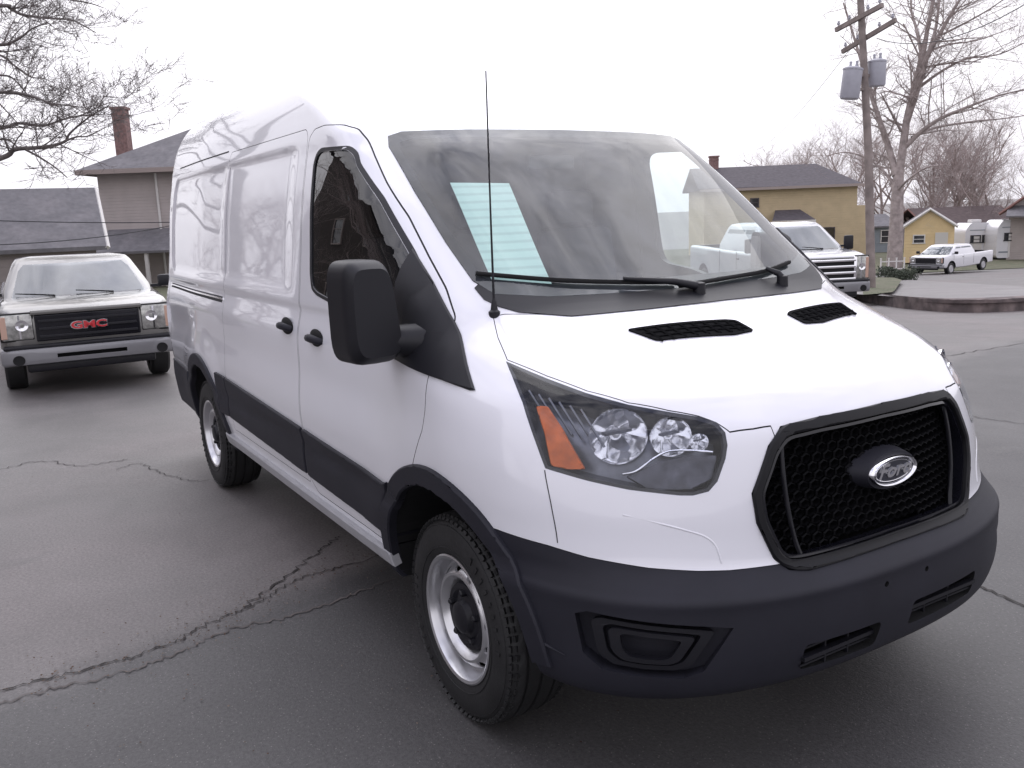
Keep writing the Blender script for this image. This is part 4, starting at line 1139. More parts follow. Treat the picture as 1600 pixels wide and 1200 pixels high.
        dg_ = bmesh.new(); add_box(dg_, (-1.05 if not quad_cab else -1.2, sg * .988, H - .14), (.16, .03, .035), bevel=.01); bm_obj('door_handle', dg_, M_black, t)
        for xx in ((-.22, -1.18) if not quad_cab else (-.22, -1.29, -2.4)):
            g_ = bmesh.new(); add_box(g_, (xx, sg * .984, H - .30), (.010, .008, .62)); bm_obj('door_seam', g_, M_gap, t)
    # front
    gz0, gz1 = (.73, 1.07) if not heavy else (.66, 1.13)
    if not heavy:
        bm = bmesh.new(); add_box(bm, (x_f + .005, 0, (gz0 + gz1) / 2), (.05, 1.17, gz1 - gz0), bevel=.015); g = bm_obj('grille', bm, M_gloss, t)
        bm = bmesh.new()
        for k in range(3): add_box(bm, (x_f + .035, 0, gz0 + .06 + k * .10), (.02, 1.10, .035), bevel=.006)
        bm_obj('grille_bar', bm, M_black, g)
        bm = bmesh.new(); add_box(bm, (x_f - .0, 0, gz1 + .035), (.10, 1.24, .065), bevel=.02); bm_obj('hood_lip', bm, paint, t, 40)
    else:
        bm = bmesh.new(); add_box(bm, (x_f + .005, 0, (gz0 + gz1) / 2), (.06, 1.30, gz1 - gz0), bevel=.02); g = bm_obj('grille', bm, M_dark, t)
        for k in range(4):
            bm = bmesh.new(); add_box(bm, (x_f + .045, 0, gz0 + .05 + k * .125), (.035, 1.34, .055), bevel=.012); bm_obj('grille_bar', bm, M_chrome, g, 40)
        for sg in (-1, 1):
            bm = bmesh.new(); add_box(bm, (x_f + .03, sg * .66, (gz0 + gz1) / 2), (.05, .06, gz1 - gz0 + .04), bevel=.012)
            bm_obj('grille_surround', bm, M_chrome, g, 40)
    for sg in (-1, 1):
        hz0, hz1 = gz0 + .03, gz1 + .03; y0, y1 = (.605, .955) if not heavy else (.70, .965)
        bm = bmesh.new(); add_box(bm, (x_f - .055, sg * (y0 + y1) / 2, (hz0 + hz1) / 2), (.13, y1 - y0, hz1 - hz0), bevel=.025); hl = bm_obj('headlight', bm, M_lampw, t, 40); bm = bmesh.new(); add_box(bm, (x_f - .062, sg * (y0 + y1) / 2, (hz0 + hz1) / 2), (.13, y1 - y0 + .025, hz1 - hz0 + .025), bevel=.02); bm_obj('lamp_bezel', bm, M_dark, hl); bm = bmesh.new(); add_box(bm, (x_f + .008, sg * ((y0 + y1) / 2 - .03), (hz0 + hz1) / 2), (.012, .02, hz1 - hz0 - .04)); bm_obj('lamp_divider', bm, M_chrome, hl)
        bm = bmesh.new(); add_box(bm, (x_f - .05, sg * (y1 - .035), (hz0 + hz1) / 2), (.13, .07, hz1 - hz0 - .05), bevel=.012); bm_obj('turn_signal', bm, M_lampo, hl)
        bm = bmesh.new(); add_lathe(bm, [(.0, .07), (.02, .07), (.01, .04), (.0, .001)], 20, 'X', c=(x_f + .002, sg * (y0 + .12), (hz0 + hz1) / 2 + .02)); bm_obj('lamp_reflector', bm, M_chrome, hl, 40)
    bmm = loft([(x_f + .14, .70, .50, .62, .03), (x_f + .13, .86, .46, .65, .04), (x_f + .05, .985, .44, .66, .05), (x_f - .12, 1.0, .44, .66, .05)]); bmesh.ops.recalc_face_normals(bmm, faces=bmm.faces)
    b2 = bpy.data.meshes.new('b'); bmm.to_mesh(b2); bmm.free(); b2.materials.append(M_bump)
    cc = bmesh.new(); add_box(cc, (x_f + .1, 0, .545), (.14, .78, .05)); b2 = boolean(b2, [bm_obj('tmp', cc, M_dark)]); smooth_angle(b2, 35); bu = link('front_bumper', b2, t)
    bm = bmesh.new(); add_box(bm, (x_f + .03, 0, .675), (.16, 1.90, .045), bevel=.015); bm_obj('bumper_pad', bm, M_black, bu, 40)
    bm = bmesh.new(); add_box(bm, (x_f + .0, 0, .40), (.10, 1.45, .12), bevel=.03); bm_obj('air_dam', bm, M_black, bu, 40)
    for sg in (-1, 1):
        bm = bmesh.new(); add_lathe(bm, [(.0, .065), (.02, .065), (.017, .05), (.018, .001)], 20, 'X', c=(x_f + .125, sg * .80, .52)); bm_obj('fog_lamp', bm, M_dark, bu, 40)
    if letters:
        tm = text_mesh('GMC', .125, .012, bold=.004); tm.transform(Matrix.Translation((x_f + .065, 0, .905)) @ Matrix(((0, 0, 1, 0), (1, 0, 0, 0), (0, 1, 0, 0), (0, 0, 0, 1))) @ Matrix.Diagonal((1.45, 1.0, 1, 1)))
        link('badge_lettering', tm, g, M_red)
        tm = text_mesh('GMC', .125, .008, bold=.012); tm.transform(Matrix.Translation((x_f + .060, 0, .905)) @ Matrix(((0, 0, 1, 0), (1, 0, 0, 0), (0, 1, 0, 0), (0, 0, 0, 1))) @ Matrix.Diagonal((1.45, 1.0, 1, 1)))
        link('badge_border', tm, g, M_chrome)
    for x in (0, -wb):
        for sg in (-1, 1): simple_wheel((x, sg * .86, .37), sg, t)
    bm = bmesh.new(); add_box(bm, (-wb / 2, 0, .50), (wb + .9, 1.5, .25)); bm_obj('chassis', bm, M_dark, t)
    return t
M_lampw = mat('clear_lamp', (.40, .40, .38), .15, metal=.6, coat=1, var=.35, vscale=22)
M_lampo = mat('amber_lamp', (.55, .36, .28), .2, coat=1)
M_bump = mat('silver_bumper', (.26, .26, .275), .3, metal=.5)
M_red = mat('red_letter', (.55, .03, .04), .3, coat=1)
M_pewter = mat('pewter_paint', (.185, .18, .172), .32, metal=.5, coat=1, var=.03, vscale=2)
M_wpaint = mat('fleet_white', (.74, .74, .77), .3, coat=1, var=.02)
M_silv = mat('silver_paint', (.42, .42, .45), .3, metal=.3, coat=1)

pk = pickup('pickup_truck', M_pewter, 'silver pickup truck facing the camera, parked left of the white van', letters=True)
mid = ground_px(143, 594); vd = (mid - CP); hd_ = math.atan2(-vd.y, -vd.x) + R(3)
pk.location = mid; pk.rotation_euler = (0, 0, hd_); pk.scale = (.95, .92, .86); print('pickup', mid, (mid - CP).dot(Fh))
pk2 = pickup('pickup_truck', M_silv, 'light silver heavy pickup with chrome grille bars, behind the van hood on the right', heavy=True, quad_cab=True)
p = on_ground(1256, 18.6) - Vector((0, 0, .0)); pk2.location = p; pk2.rotation_euler = (0, 0, YAW - math.pi / 2 + R(6)); 
pk3 = pickup('pickup_truck', M_wpaint, 'distant white pickup parked by the roadside in front of the camper', quad_cab=True)
p = on_ground(1462, 46); pk3.location = p; pk3.rotation_euler = (0, 0, YAW - math.pi / 2 - R(52)); pk3.scale = (1.0, .92, .82)
print('trucks', time.time() - T0)

# ------------------------------------------------------------------ buildings
def siding(name, col, step=.14, var=.08):
    m = mat(name, col, .8, var=var, vscale=1.5); n = m.node_tree.nodes; l = m.node_tree.links; b = n['Principled BSDF']
    tc = n.new('ShaderNodeTexCoord'); sp = n.new('ShaderNodeSeparateXYZ'); l.new(tc.outputs['Object'], sp.inputs[0])
    md = n.new('ShaderNodeMath'); md.operation = 'MULTIPLY'; md.inputs[1].default_value = 1 / step; l.new(sp.outputs[2], md.inputs[0])
    fr = n.new('ShaderNodeMath'); fr.operation = 'FRACT'; l.new(md.outputs[0], fr.inputs[0])
    bp = n.new('ShaderNodeBump'); bp.inputs['Strength'].default_value = .8; bp.inputs['Distance'].default_value = .02; bp.invert = True; l.new(fr.outputs[0], bp.inputs['Height']); l.new(bp.outputs[0], b.inputs['Normal'])
    return m
M_taupe = siding('taupe_siding', (.46, .41, .395)); M_brown = siding('brown_siding', (.30, .265, .255), .3); M_tan = siding('tan_siding', (.52, .42, .27), .18); M_yellow = siding('yellow_siding', (.74, .57, .32), .2); M_bluegrey = siding('bluegrey_siding', (.25, .28, .31), .2)
M_shin = mat('grey_shingle', (.150, .145, .155), .85, var=.15, vscale=5, bump=.5, bscale=14, col2=(.18, .172, .182), c2scale=1.2)
M_shin2 = mat('dark_shingle', (.085, .075, .085), .85, var=.2, vscale=4, bump=.4, bscale=12)
M_trim = mat('white_trim', (.68, .66, .64), .6, var=.05)
M_rtrim = mat('redbrown_trim', (.20, .10, .085), .7)
M_brick = mat('chimney_brick', (.24, .15, .14), .85, var=.3, vscale=9, bump=.5, bscale=20)
M_win = mat('window_glass', (.02, .022, .028), .08, coat=.5)
M_door = mat('door_paint', (.62, .60, .56), .5)
def window(par, x, z, w_, h_, y=0, m_=None, fr_=.07, trim=None):
    f = bmesh.new()
    for cx, cz, sx, sz in ((x, z + h_ / 2 + fr_ / 2, w_ + 2 * fr_, fr_), (x, z - h_ / 2 - fr_ / 2, w_ + 2 * fr_ + .06, fr_), (x - w_ / 2 - fr_ / 2, z, fr_, h_), (x + w_ / 2 + fr_ / 2, z, fr_, h_), (x, z, w_, .04)): add_box(f, (cx, y - .03, cz), (sx, .07, sz))
    fo = bm_obj('window', f, trim or M_trim, par); p_ = bmesh.new(); add_box(p_, (x, y - .005, z), (w_, .02, h_)); bm_obj('pane', p_, M_win, fo)
def walls(par, w_, d_, h_, m_, gable=0, base=-1.0):
    """front wall on y=0 facing -y, from x=0..w"""
    bm = bmesh.new(); 
    def box(x0, x1, y0, y1, z0, z1):
        add_box(bm, ((x0 + x1) / 2, (y0 + y1) / 2, (z0 + z1) / 2), (x1 - x0, y1 - y0, z1 - z0))
    box(0, w_, 0, d_, base, h_)
    if gable:
        A = [bm.verts.new(q) for q in ((0, .0, h_), (w_, .0, h_), (w_ / 2, .0, h_ + gable))]; B = [bm.verts.new(q) for q in ((0, d_, h_), (w_, d_, h_), (w_ / 2, d_, h_ + gable))]
        bm.faces.new(A); bm.faces.new(B[::-1])
        for i in range(3): bm.faces.new((A[i], B[i], B[(i + 1) % 3], A[(i + 1) % 3]))
    return bm_obj('wall', bm, m_, par)
def roof_solid(par, pts, faces, m_, t=.14, name='roof'):
    bm = bmesh.new(); A = [bm.verts.new(p) for p in pts]; B = [bm.verts.new((p[0], p[1], p[2] - t)) for p in pts]
    cnt = {}
    for f in faces:
        bm.faces.new([A[i] for i in f]); bm.faces.new([B[i] for i in f[::-1]])
        for i in range(len(f)):
            e = (f[i], f[(i + 1) % len(f)]); k = tuple(sorted(e)); cnt.setdefault(k, []).append(e)
    for k, v in cnt.items():
        if len(v) == 1: a, b = v[0]; bm.faces.new((A[a], B[a], B[b], A[b]))
    return bm_obj(name, bm, m_, par)
def hip_roof(par, w_, d_, z, rise, o, m_, ridge_in):
    P = [(-o, -o, z), (w_ + o, -o, z), (w_ + o, d_ + o, z), (-o, d_ + o, z), (ridge_in, d_ / 2, z + rise), (w_ - ridge_in, d_ / 2, z + rise)]
    r = roof_solid(par, P, [(0, 1, 5, 4), (1, 2, 5), (2, 3, 4, 5), (3, 0, 4)], m_)
    bm = bmesh.new(); add_box(bm, (w_ / 2, -o - .012, z - .09), (w_ + 2 * o, .03, .20)); add_box(bm, (-o - .012, d_ / 2, z - .09), (.03, d_ + 2 * o, .20)); bm_obj('gutter', bm, M_trim2, r); return r
M_trim2 = mat('taupe_trim', (.36, .30, .28), .6)
def gable_roof(par, w_, d_, z, rise, o, m_, along_x=True, trim=None):
    if along_x:
        k = rise / (d_ / 2)
        P = [(-o, -o, z - k * o), (w_ + o, -o, z - k * o), (w_ + o, d_ / 2, z + rise), (-o, d_ / 2, z + rise), (-o, d_ + o, z - k * o), (w_ + o, d_ + o, z - k * o)]
    else:
        k = rise / (w_ / 2)
        P = [(-o, -o, z - k * o), (-o, d_ + o, z - k * o), (w_ / 2, d_ + o, z + rise), (w_ / 2, -o, z + rise), (w_ + o, -o, z - k * o), (w_ + o, d_ + o, z - k * o)]
    r = roof_solid(par, P, [(0, 1, 2, 3), (3, 2, 5, 4)], m_)
    if trim:
        bm = bmesh.new()
        if along_x:
            for x in (-o - .02, w_ + o + .02):
                if x > 0: bm_obj('fascia', bm, trim, r); bm = bmesh.new()
                add_tube(bm, [(x, -o, z - k * o - .07), (x, d_ / 2, z + rise - .07)], .09, 4); add_tube(bm, [(x, d_ + o, z - k * o - .07), (x, d_ / 2, z + rise - .07)], .09, 4)
        else:
            add_tube(bm, [(-o, -o - .03, z - k * o - .07), (w_ / 2, -o - .03, z + rise - .07), (w_ + o, -o - .03, z - k * o - .07)], .10, 4)
        bm_obj('fascia', bm, trim, r)
    return r
def chimney(par, x, y, z0, z1, s_=.6, d_=None):
    bm = bmesh.new(); add_box(bm, (x, y, (z0 + z1) / 2), (s_, d_ or s_, z1 - z0)); add_box(bm, (x, y, z1 - .06), (s_ + .12, (d_ or s_) + .12, .12)); add_box(bm, (x, y, z1 - .35), (s_ + .05, (d_ or s_) + .05, .08)); return bm_obj('chimney', bm, M_brick, par)
def site(px, s, rz=0):
    p = at(px, 370, s); return (p.x, p.y, 0), YAW + rz
def Z(py, s, px=800): return at(px, py, s).z
# A: two-storey taupe house behind the silver pickup
(loc, rz) = site(163, 40)
hA = empty('house', loc, rz); tag(hA, 'two-storey taupe house with grey hip roof and tall brick chimney', 'house')
ez = Z(268, 40, 155); walls(hA, 10.6, 8.5, ez, M_taupe, base=-2.5)
hip_roof(hA, 10.6, 8.5, ez, 2.7, .65, M_shin, 5.0)
for k_ in range(1): chimney(hA, .45, 2.2, ez + .1, Z(172, 42, 185), .58)
bm = bmesh.new(); add_tube(bm, [(2.62, -.06, ez - .2), (2.62, -.06, -1)], .06, 8); bm_obj('downspout', bm, M_trim, hA)
pz = Z(358, 39, 200)
roof_solid(hA, [(.25, -.02, pz), (5.2, -.02, pz), (5.6, -1.9, pz - .95), (-.1, -1.9, pz - .95)], [(0, 1, 2, 3)], M_shin, .1, 'porch_roof')
for x in (.1, 2.5, 5.0):
    bm = bmesh.new(); add_box(bm, (x, -1.75, (pz - 3) / 2), (.14, .14, pz - .95 + 1.9)); bm.verts.ensure_lookup_table()
    bm_obj('porch_post', bm, M_trim, hA)
window(hA, 6.6, ez - 1.3, .9, 1.3)
# B: long low garage left
(loc, rz) = site(-170, 29, R(27))
hB = empty('garage', loc, rz); tag(hB, 'long low garage with grey shingle roof and brown siding at the left edge', 'garage')
wB = 288 * 29 / FPX; eB = Z(379, 29, 60); rise = Z(291, 32, 75) - eB
walls(hB, wB, 6, eB, M_brown, base=-2.5)
gable_roof(hB, wB, 6, eB, rise, .35, M_shin, True, M_trim)
bm = bmesh.new(); add_box(bm, (wB * .5, -.03, eB - 1.6), (2.6, .05, 2.1)); 
for k in range(4): add_box(bm, (wB * .5, -.06, eB - .8 - k * .5), (2.6, .02, .03))
bm_obj('garage_door', bm, M_brown, hB)
# C: tan house right of the windshield
(loc, rz) = site(1100, 70, R(-4))
hC = empty('house', loc, rz); tag(hC, 'large tan house with dark roof, small chimney and dark porch roof', 'house')
ez = Z(290, 70, 1240); wC = 232 * 70 / FPX
walls(hC, wC, 9, ez, M_tan, base=-3.5); rs = Z(258, 74, 1240) - ez
roof_solid(hC, [(-.5, -.5, ez), (wC + .3, -.5, ez - .1), (wC + .3, 9.5, ez - .1), (-.5, 9.5, ez), (-.5, 4.5, ez + rs), (wC - 2.0, 4.5, ez + rs)], [(0, 1, 5, 4), (1, 2, 5), (2, 3, 4, 5), (3, 0, 4)], M_shin2)
chimney(hC, 1.45, 4.5, ez + .3, Z(243, 73, 1128), .7)
bm = bmesh.new(); add_box(bm, (wC / 2, -.52, ez - .16), (wC + .8, .05, .2)); bm_obj('gutter', bm, M_trim2, hC)
window(hC, 9.6, Z(371, 70, 1295), .9, 1.5, trim=M_shin2); window(hC, 3.9, Z(317, 70, 1178), .55, .6, trim=M_shin2); window(hC, 6.2, Z(372, 70, 1230), .9, 1.3, trim=M_trim2)
pz = Z(328, 69, 1228)
po = roof_solid(hC, [(5.5, -.02, pz), (7.4, -.02, pz), (8.1, -1.8, pz - .75), (4.9, -1.8, pz - .75)], [(0, 1, 2, 3)], M_shin2, .1, 'porch_roof')
bm = bmesh.new(); add_box(bm, (6.5, -1.84, pz - .95), (3.3, .06, .32)); bm_obj('fascia', bm, M_trim, po)
for x in (5.1, 7.9):
    bm = bmesh.new(); add_box(bm, (x, -1.7, (pz - 5) / 2), (.16, .16, pz + 3.0)); bm_obj('porch_post', bm, M_rtrim, hC)
bm = bmesh.new(); add_box(bm, (wC + .6, 2, -1.2), (1.2, 4, 5.2)); bm_obj('side_wing', bm, M_tan, hC)
# D: blue-grey house between pole and tree
(loc, rz) = site(1338, 78)
hD = empty('house', loc, rz); tag(hD, 'small blue-grey house seen between the utility pole and the big tree', 'house')
ez = Z(352, 78, 1365); wD = 62 * 78 / FPX; walls(hD, wD, 6, ez, M_bluegrey, base=-3); gable_roof(hD, wD, 6, ez, Z(335, 80, 1365) - ez, .3, M_shin, True, M_trim)
window(hD, .9, ez - 1.0, .8, 1.0); window(hD, 2.6, ez - 1.0, .8, 1.0)
# E: small yellow shed with gable front
(loc, rz) = site(1413, 58, R(-24))
hE = empty('shed', loc, rz); tag(hE, 'small yellow gabled shed with a pale door, left of the camper', 'shed')
wE = 70 * 58 / FPX; ez = Z(350, 58, 1445); walls(hE, wE, 5, ez, M_yellow, gable=Z(325, 58, 1445) - ez - .06, base=-2.4)
gable_roof(hE, wE, 5, ez, Z(325, 58, 1445) - ez, .18, M_shin2, False, M_trim)
bm = bmesh.new(); add_box(bm, (wE * .75, -.03, Z(384, 58, 1460)), (.75, .05, 1.75), bevel=.01); dd = bm_obj('door', bm, M_door, hE)
bm = bmesh.new(); add_box(bm, (wE * .75 + .28, -.07, Z(384, 58, 1460)), (.05, .04, .05)); bm_obj('handle', bm, M_black, dd)
window(hE, wE * .3, ez - .95, .6, .45)
# F: long dark roof behind the campers
(loc, rz) = site(1455, 80)
hF = empty('house', loc, rz); tag(hF, 'low house with wide dark brown roof behind the yellow shed and camper', 'house')
wF = 135 * 80 / FPX; ez = Z(352, 80, 1515); walls(hF, wF, 8, ez, M_brown, base=-3); gable_roof(hF, wF, 8, ez, Z(322, 84, 1515) - ez, .4, mat('brown_shingle', (.09, .065, .065), .85, var=.2, vscale=3), True, M_rtrim)
# G: taupe gable cut by the right edge
(loc, rz) = site(1574, 60, R(-31))
hG = empty('house', loc, rz); tag(hG, 'taupe house with red-brown gable trim cut off by the right edge', 'house')
wG = 5.6; ez = Z(322, 60, 1590); walls(hG, wG, 8, ez, M_taupe, gable=2.1, base=-3); gable_roof(hG, wG, 8, ez, 2.15, .55, M_shin2, False, M_rtrim)
roof_solid(hG, [(-.1, -.02, ez + .05), (wG, -.02, ez + .05), (wG, -1.6, ez - .6), (-.1, -1.6, ez - .6)], [(0, 1, 2, 3)], M_shin, .1, 'porch_roof')
# campers
def camper(px, s, w_, top, label, flip=False):
    (loc, rz) = site(px, s, R(-5)); zb = zg(loc[0], loc[1]); c = empty('camper', (loc[0], loc[1], zb), rz); tag(c, label, 'camper')
    hgt = Z(top, s, px + 20) - zb
    P = round_poly([(0, .55), (w_, .55), (w_, hgt), (.35, hgt), (0, hgt - .55)], .22, 4)
    bm = bmesh.new(); A = [bm.verts.new((x, 0, z)) for x, z in P]; B = [bm.verts.new((x, 2.3, z)) for x, z in P]; bm.faces.new(A); bm.faces.new(B[::-1])
    for i in range(len(P)): bm.faces.new((A[i], B[i], B[(i + 1) % len(P)], A[(i + 1) % len(P)]))
    bm_obj('body', bm, M_wpaint, c, 30)
    bm = bmesh.new(); add_box(bm, (w_ / 2, -.012, .95), (w_ - .3, .02, .10)); add_box(bm, (w_ / 2, -.012, hgt - .5), (w_ - .6, .02, .05)); bm_obj('stripe', bm, M_bluegrey, c)
    for x in ((.5, w_ * .62) if w_ < 3 else (.6, w_ * .5, w_ * .85)): window(c, x + .2, hgt * .63, .55, .42, trim=M_gap)
    bm = bmesh.new(); add_box(bm, (w_ * .42 if w_ < 3 else w_ * .30, -.015, .55 + .85), (.55, .03, 1.6), bevel=.01); bm_obj('door', bm, M_trim, c)
    bm = bmesh.new(); add_box(bm, (w_ * .5, 1.1, hgt + .10), (.7, .7, .22), bevel=.05); bm_obj('roof_vent', bm, M_trim, c)
    for sg in (0, 1):
        bm = bmesh.new(); add_lathe(bm, [(-.1, .2), (-.1, .33), (.1, .33), (.1, .2)], 24, 'Y', c=(w_ * .62, .12 + sg * 2.05, .33)); bm_obj('wheel', bm, M_rubber, c, 40)
    bm = bmesh.new(); add_box(bm, (w_ / 2, 1.15, .45), (w_ - .3, 1.9, .25)); add_box(bm, (-.3, 1.15, .42), (.9, .12, .1)); bm_obj('frame', bm, M_dark, c)
camper(1508, 62, 2.05, 348, 'small white camper trailer standing right of the yellow shed')
camper(1558, 60, 3.4, 343, 'larger white camper with several windows at the right edge')

# retaining wall, verge, fence
M_stone = mat('wall_stone', (.17, .135, .13), .9, var=.4, vscale=4, bump=.8, bscale=6, col2=(.10, .08, .08), c2scale=2.5)
wl = [ground_px(1345, 468), ground_px(1400, 480), ground_px(1450, 486), ground_px(1500, 488.5), ground_px(1560, 487.5), ground_px(1620, 484), ground_px(1760, 476)]
Cw = catmull([(p.x, p.y) for p in wl], 8, False)
bm = bmesh.new(); L = []; rnd = random.Random(2)
for i, p in enumerate(Cw):
    q = Vector((p.x, p.y, 0)); s_ = (q - CP).dot(Fh); away = Fh.copy(); z0 = zg(p.x, p.y) - .05; h_ = .30
    j = rnd.uniform(-.015, .015)
    L.append([bm.verts.new(v) for v in ((p.x + away.x * j, p.y + away.y * j, z0), (p.x + away.x * (.04 + j), p.y + away.y * (.04 + j), z0 + h_ - .07), (p.x - away.x * .03, p.y - away.y * .03, z0 + h_ - .068), (p.x - away.x * .03, p.y - away.y * .03, z0 + h_ + rnd.uniform(-.008, .008)), (p.x + away.x * .32, p.y + away.y * .32, z0 + h_), (p.x + away.x * .32, p.y + away.y * .32, z0))])
for A, B in zip(L, L[1:]):
    for i in range(5): bm.faces.new((A[i], A[i + 1], B[i + 1], B[i]))
tag(bm_obj('retaining_wall', bm, M_stone), 'low curved dark stone retaining wall at the far right edge of the lot', 'wall')
# raised road terrace behind the wall
M_road = asphalt('road_asphalt', (.15, .14, .14), (.19, .175, .175), (.13, .125, .125), .7, .5)
bm = bmesh.new(); rows_ = []
for i, p in enumerate(Cw):
    q = Vector((p.x, p.y, 0)); r_ = []
    for k, d_ in enumerate((.30, 3, 8, 14, 20, 27)):
        w_ = q + Fh * d_ + Rh * (d_ * .22 * (i / len(Cw)))
        f = k / 5; z = zg(w_.x, w_.y) + (.245 if d_ < 1 else .245 * (1 - f) + .02)
        r_.append(bm.verts.new((w_.x, w_.y, z)))
    rows_.append(r_)
for A, B in zip(rows_, rows_[1:]):
    for k in range(5): bm.faces.new((A[k], A[k + 1], B[k + 1], B[k]))
tag(bm_obj('road', bm, M_road, recalc=True), kind='structure')
def strip(name, L_, R2, m_, lift, kind='structure'):
    bm = bmesh.new(); V_ = []
    for a, b in zip(L_, R2): V_.append((bm.verts.new((a.x, a.y, a.z + lift)), bm.verts.new((b.x, b.y, b.z + lift))))
    for (a, b), (c, d) in zip(V_, V_[1:]): bm.faces.new((a, b, d, c))
    return tag(bm_obj(name, bm, m_), kind=kind)
def raise_(p, h): return Vector((p.x, p.y, p.z + h))
# grass verge beyond the wall, by the pole
def gpt(px, s): return on_ground(px, s)
strip('grass_verge', [gpt(1352, 20), gpt(1375, 20.4), gpt(1398, 21), gpt(1402, 22)], [gpt(1350, 34), gpt(1380, 34), gpt(1400, 33), gpt(1412, 30)], M_grass, .27)
strip('lawn', [gpt(900, 50), gpt(1200, 49), gpt(1420, 49), gpt(1500, 50.5), gpt(1700, 52)], [gpt(900, 110), gpt(1200, 110), gpt(1420, 110), gpt(1500, 110), gpt(1700, 110)], M_grass, .03)
strip('back_lawn', [gpt(-600, 24), gpt(-200, 25), gpt(100, 26), gpt(400, 27)], [gpt(-600, 60), gpt(-200, 60), gpt(100, 60), gpt(400, 60)], M_grass, .03)
# low white picket panel fence with hedge
fe = empty('fence', on_ground(1378, 40), YAW); fe.scale = (.52, .52, .52); tag(fe, 'short white post and rail fence in front of the dark hedge', 'fence')
for k in range(4):
    bm = bmesh.new(); add_box(bm, (k * .36 * 1.9, 0, .85), (.09, .09, 1.9)); add_box(bm, (k * .36 * 1.9, 0, 1.83), (.13, .13, .06)); bm_obj('post', bm, M_trim, fe)
for z in (1.55, .9):
    bm = bmesh.new(); add_box(bm, (1.03, 0, z), (2.05, .04, .09)); bm_obj('rail', bm, M_trim, fe)

# ------------------------------------------------------------------ utility pole
S_P = 24.0
M_wood = mat('pole_wood', (.25, .21, .195), .9, var=.3, vscale=3, bump=.6, bscale=30)
M_trafo = mat('transformer_grey', (.42, .42, .47), .5, var=.06)
base_p = on_ground(1366, S_P); topP = at(1341, -70, S_P)
up_ = empty('utility_pole', base_p); tag(up_, 'leaning wooden utility pole with two crossarms and two grey transformers', 'utility pole')
loc_ = lambda v: Vector(v) - base_p
bm = bmesh.new(); add_tube(bm, [loc_(base_p + Vector((0, 0, -.3))), loc_(at(1357, 240, S_P)), loc_(topP)], [.125, .105, .085], 12); bm_obj('pole', bm, M_wood, up_, 60)
for (a, b) in (((1306, 47), (1379, 8)), ((1316, 81), (1400, 31))):
    bm = bmesh.new(); pa, pb = loc_(at(*a, S_P + .75)), loc_(at(*b, S_P - .85)); d_ = (pb - pa)
    add_box(bm, (pa + pb) / 2, (d_.length, .09, .115), rot=d_.to_track_quat('X', 'Z').to_matrix()); ca = bm_obj('crossarm', bm, M_wood, up_)
    for f in (.06, .3, .7, .94):
        q = pa.lerp(pb, f); bm = bmesh.new(); add_lathe(bm, [(.05, .02), (.10, .02), (.11, .045), (.15, .045), (.16, .025), (.19, .035), (.21, .01)], 10, 'Z', c=q); bm_obj('insulator', bm, M_trafo, ca, 60)
def trafo(c, r_, h_, tilt):
    bm = bmesh.new(); add_lathe(bm, [(-h_ / 2, r_ * .9), (-h_ / 2 + .04, r_), (h_ / 2 - .05, r_), (h_ / 2 - .04, r_ * 1.05), (h_ / 2, r_ * 1.05), (h_ / 2 + .05, r_ * .6)], 28, 'Z')
    for k in (-.4, .4): add_lathe(bm, [(h_ / 2, .03), (h_ / 2 + .06, .045), (h_ / 2 + .12, .03), (h_ / 2 + .18, .04), (h_ / 2 + .2, .01)], 10, 'Z', c=(k * r_, 0, 0))
    bm.transform(Matrix.Translation(c) @ Matrix.Rotation(tilt, 4, Vector((Fh.x, Fh.y, 0)))); return bm_obj('transformer', bm, M_trafo, up_, 40)
trafo(loc_(at(1330, 131, S_P - .25)), .25, .78, R(6)); trafo(loc_(at(1370, 115, S_P + .1)), .235, .66, R(0))
bm = bmesh.new(); add_box(bm, loc_(at(1350, 118, S_P)), (.12, .7, .08)); add_box(bm, loc_(at(1350, 140, S_P)), (.10, .6, .06)); bm_obj('bracket', bm, M_wood, up_)
for k, (a, b) in enumerate((((-80, 342, 22), (330, 346, 26)), ((-80, 384, 20), (330, 338, 27)))):
    pa, pb = at(*a), at(*b); bm = bmesh.new(); add_tube(bm, [pa.lerp(pb, f) - Vector((0, 0, 1.2 * f * (1 - f) * (k * .5 + .2))) for f in [i / 14 for i in range(15)]], .012, 4)
    tag(bm_obj('power_line', bm, M_gap), ['level dark cable crossing in front of the garage roof and the taupe house', 'lower slanting dark cable crossing in front of the garage'][k], 'power line')
for k, (a, b, sb) in enumerate((((1352, 45, S_P), (1180, 235, 75), 1), ((1370, 60, S_P), (1700, -60, 14), 1))):
    pa, pb = at(*a), at(*b); bm = bmesh.new(); add_tube(bm, [pa.lerp(pb, f) - Vector((0, 0, 2.2 * f * (1 - f))) for f in [i / 14 for i in range(15)]], .010, 4)
    tag(bm_obj('power_line', bm, M_gap), ['thin power line sagging from the pole towards the tan house', 'thin power line running from the pole off the right edge'][k], 'power line')

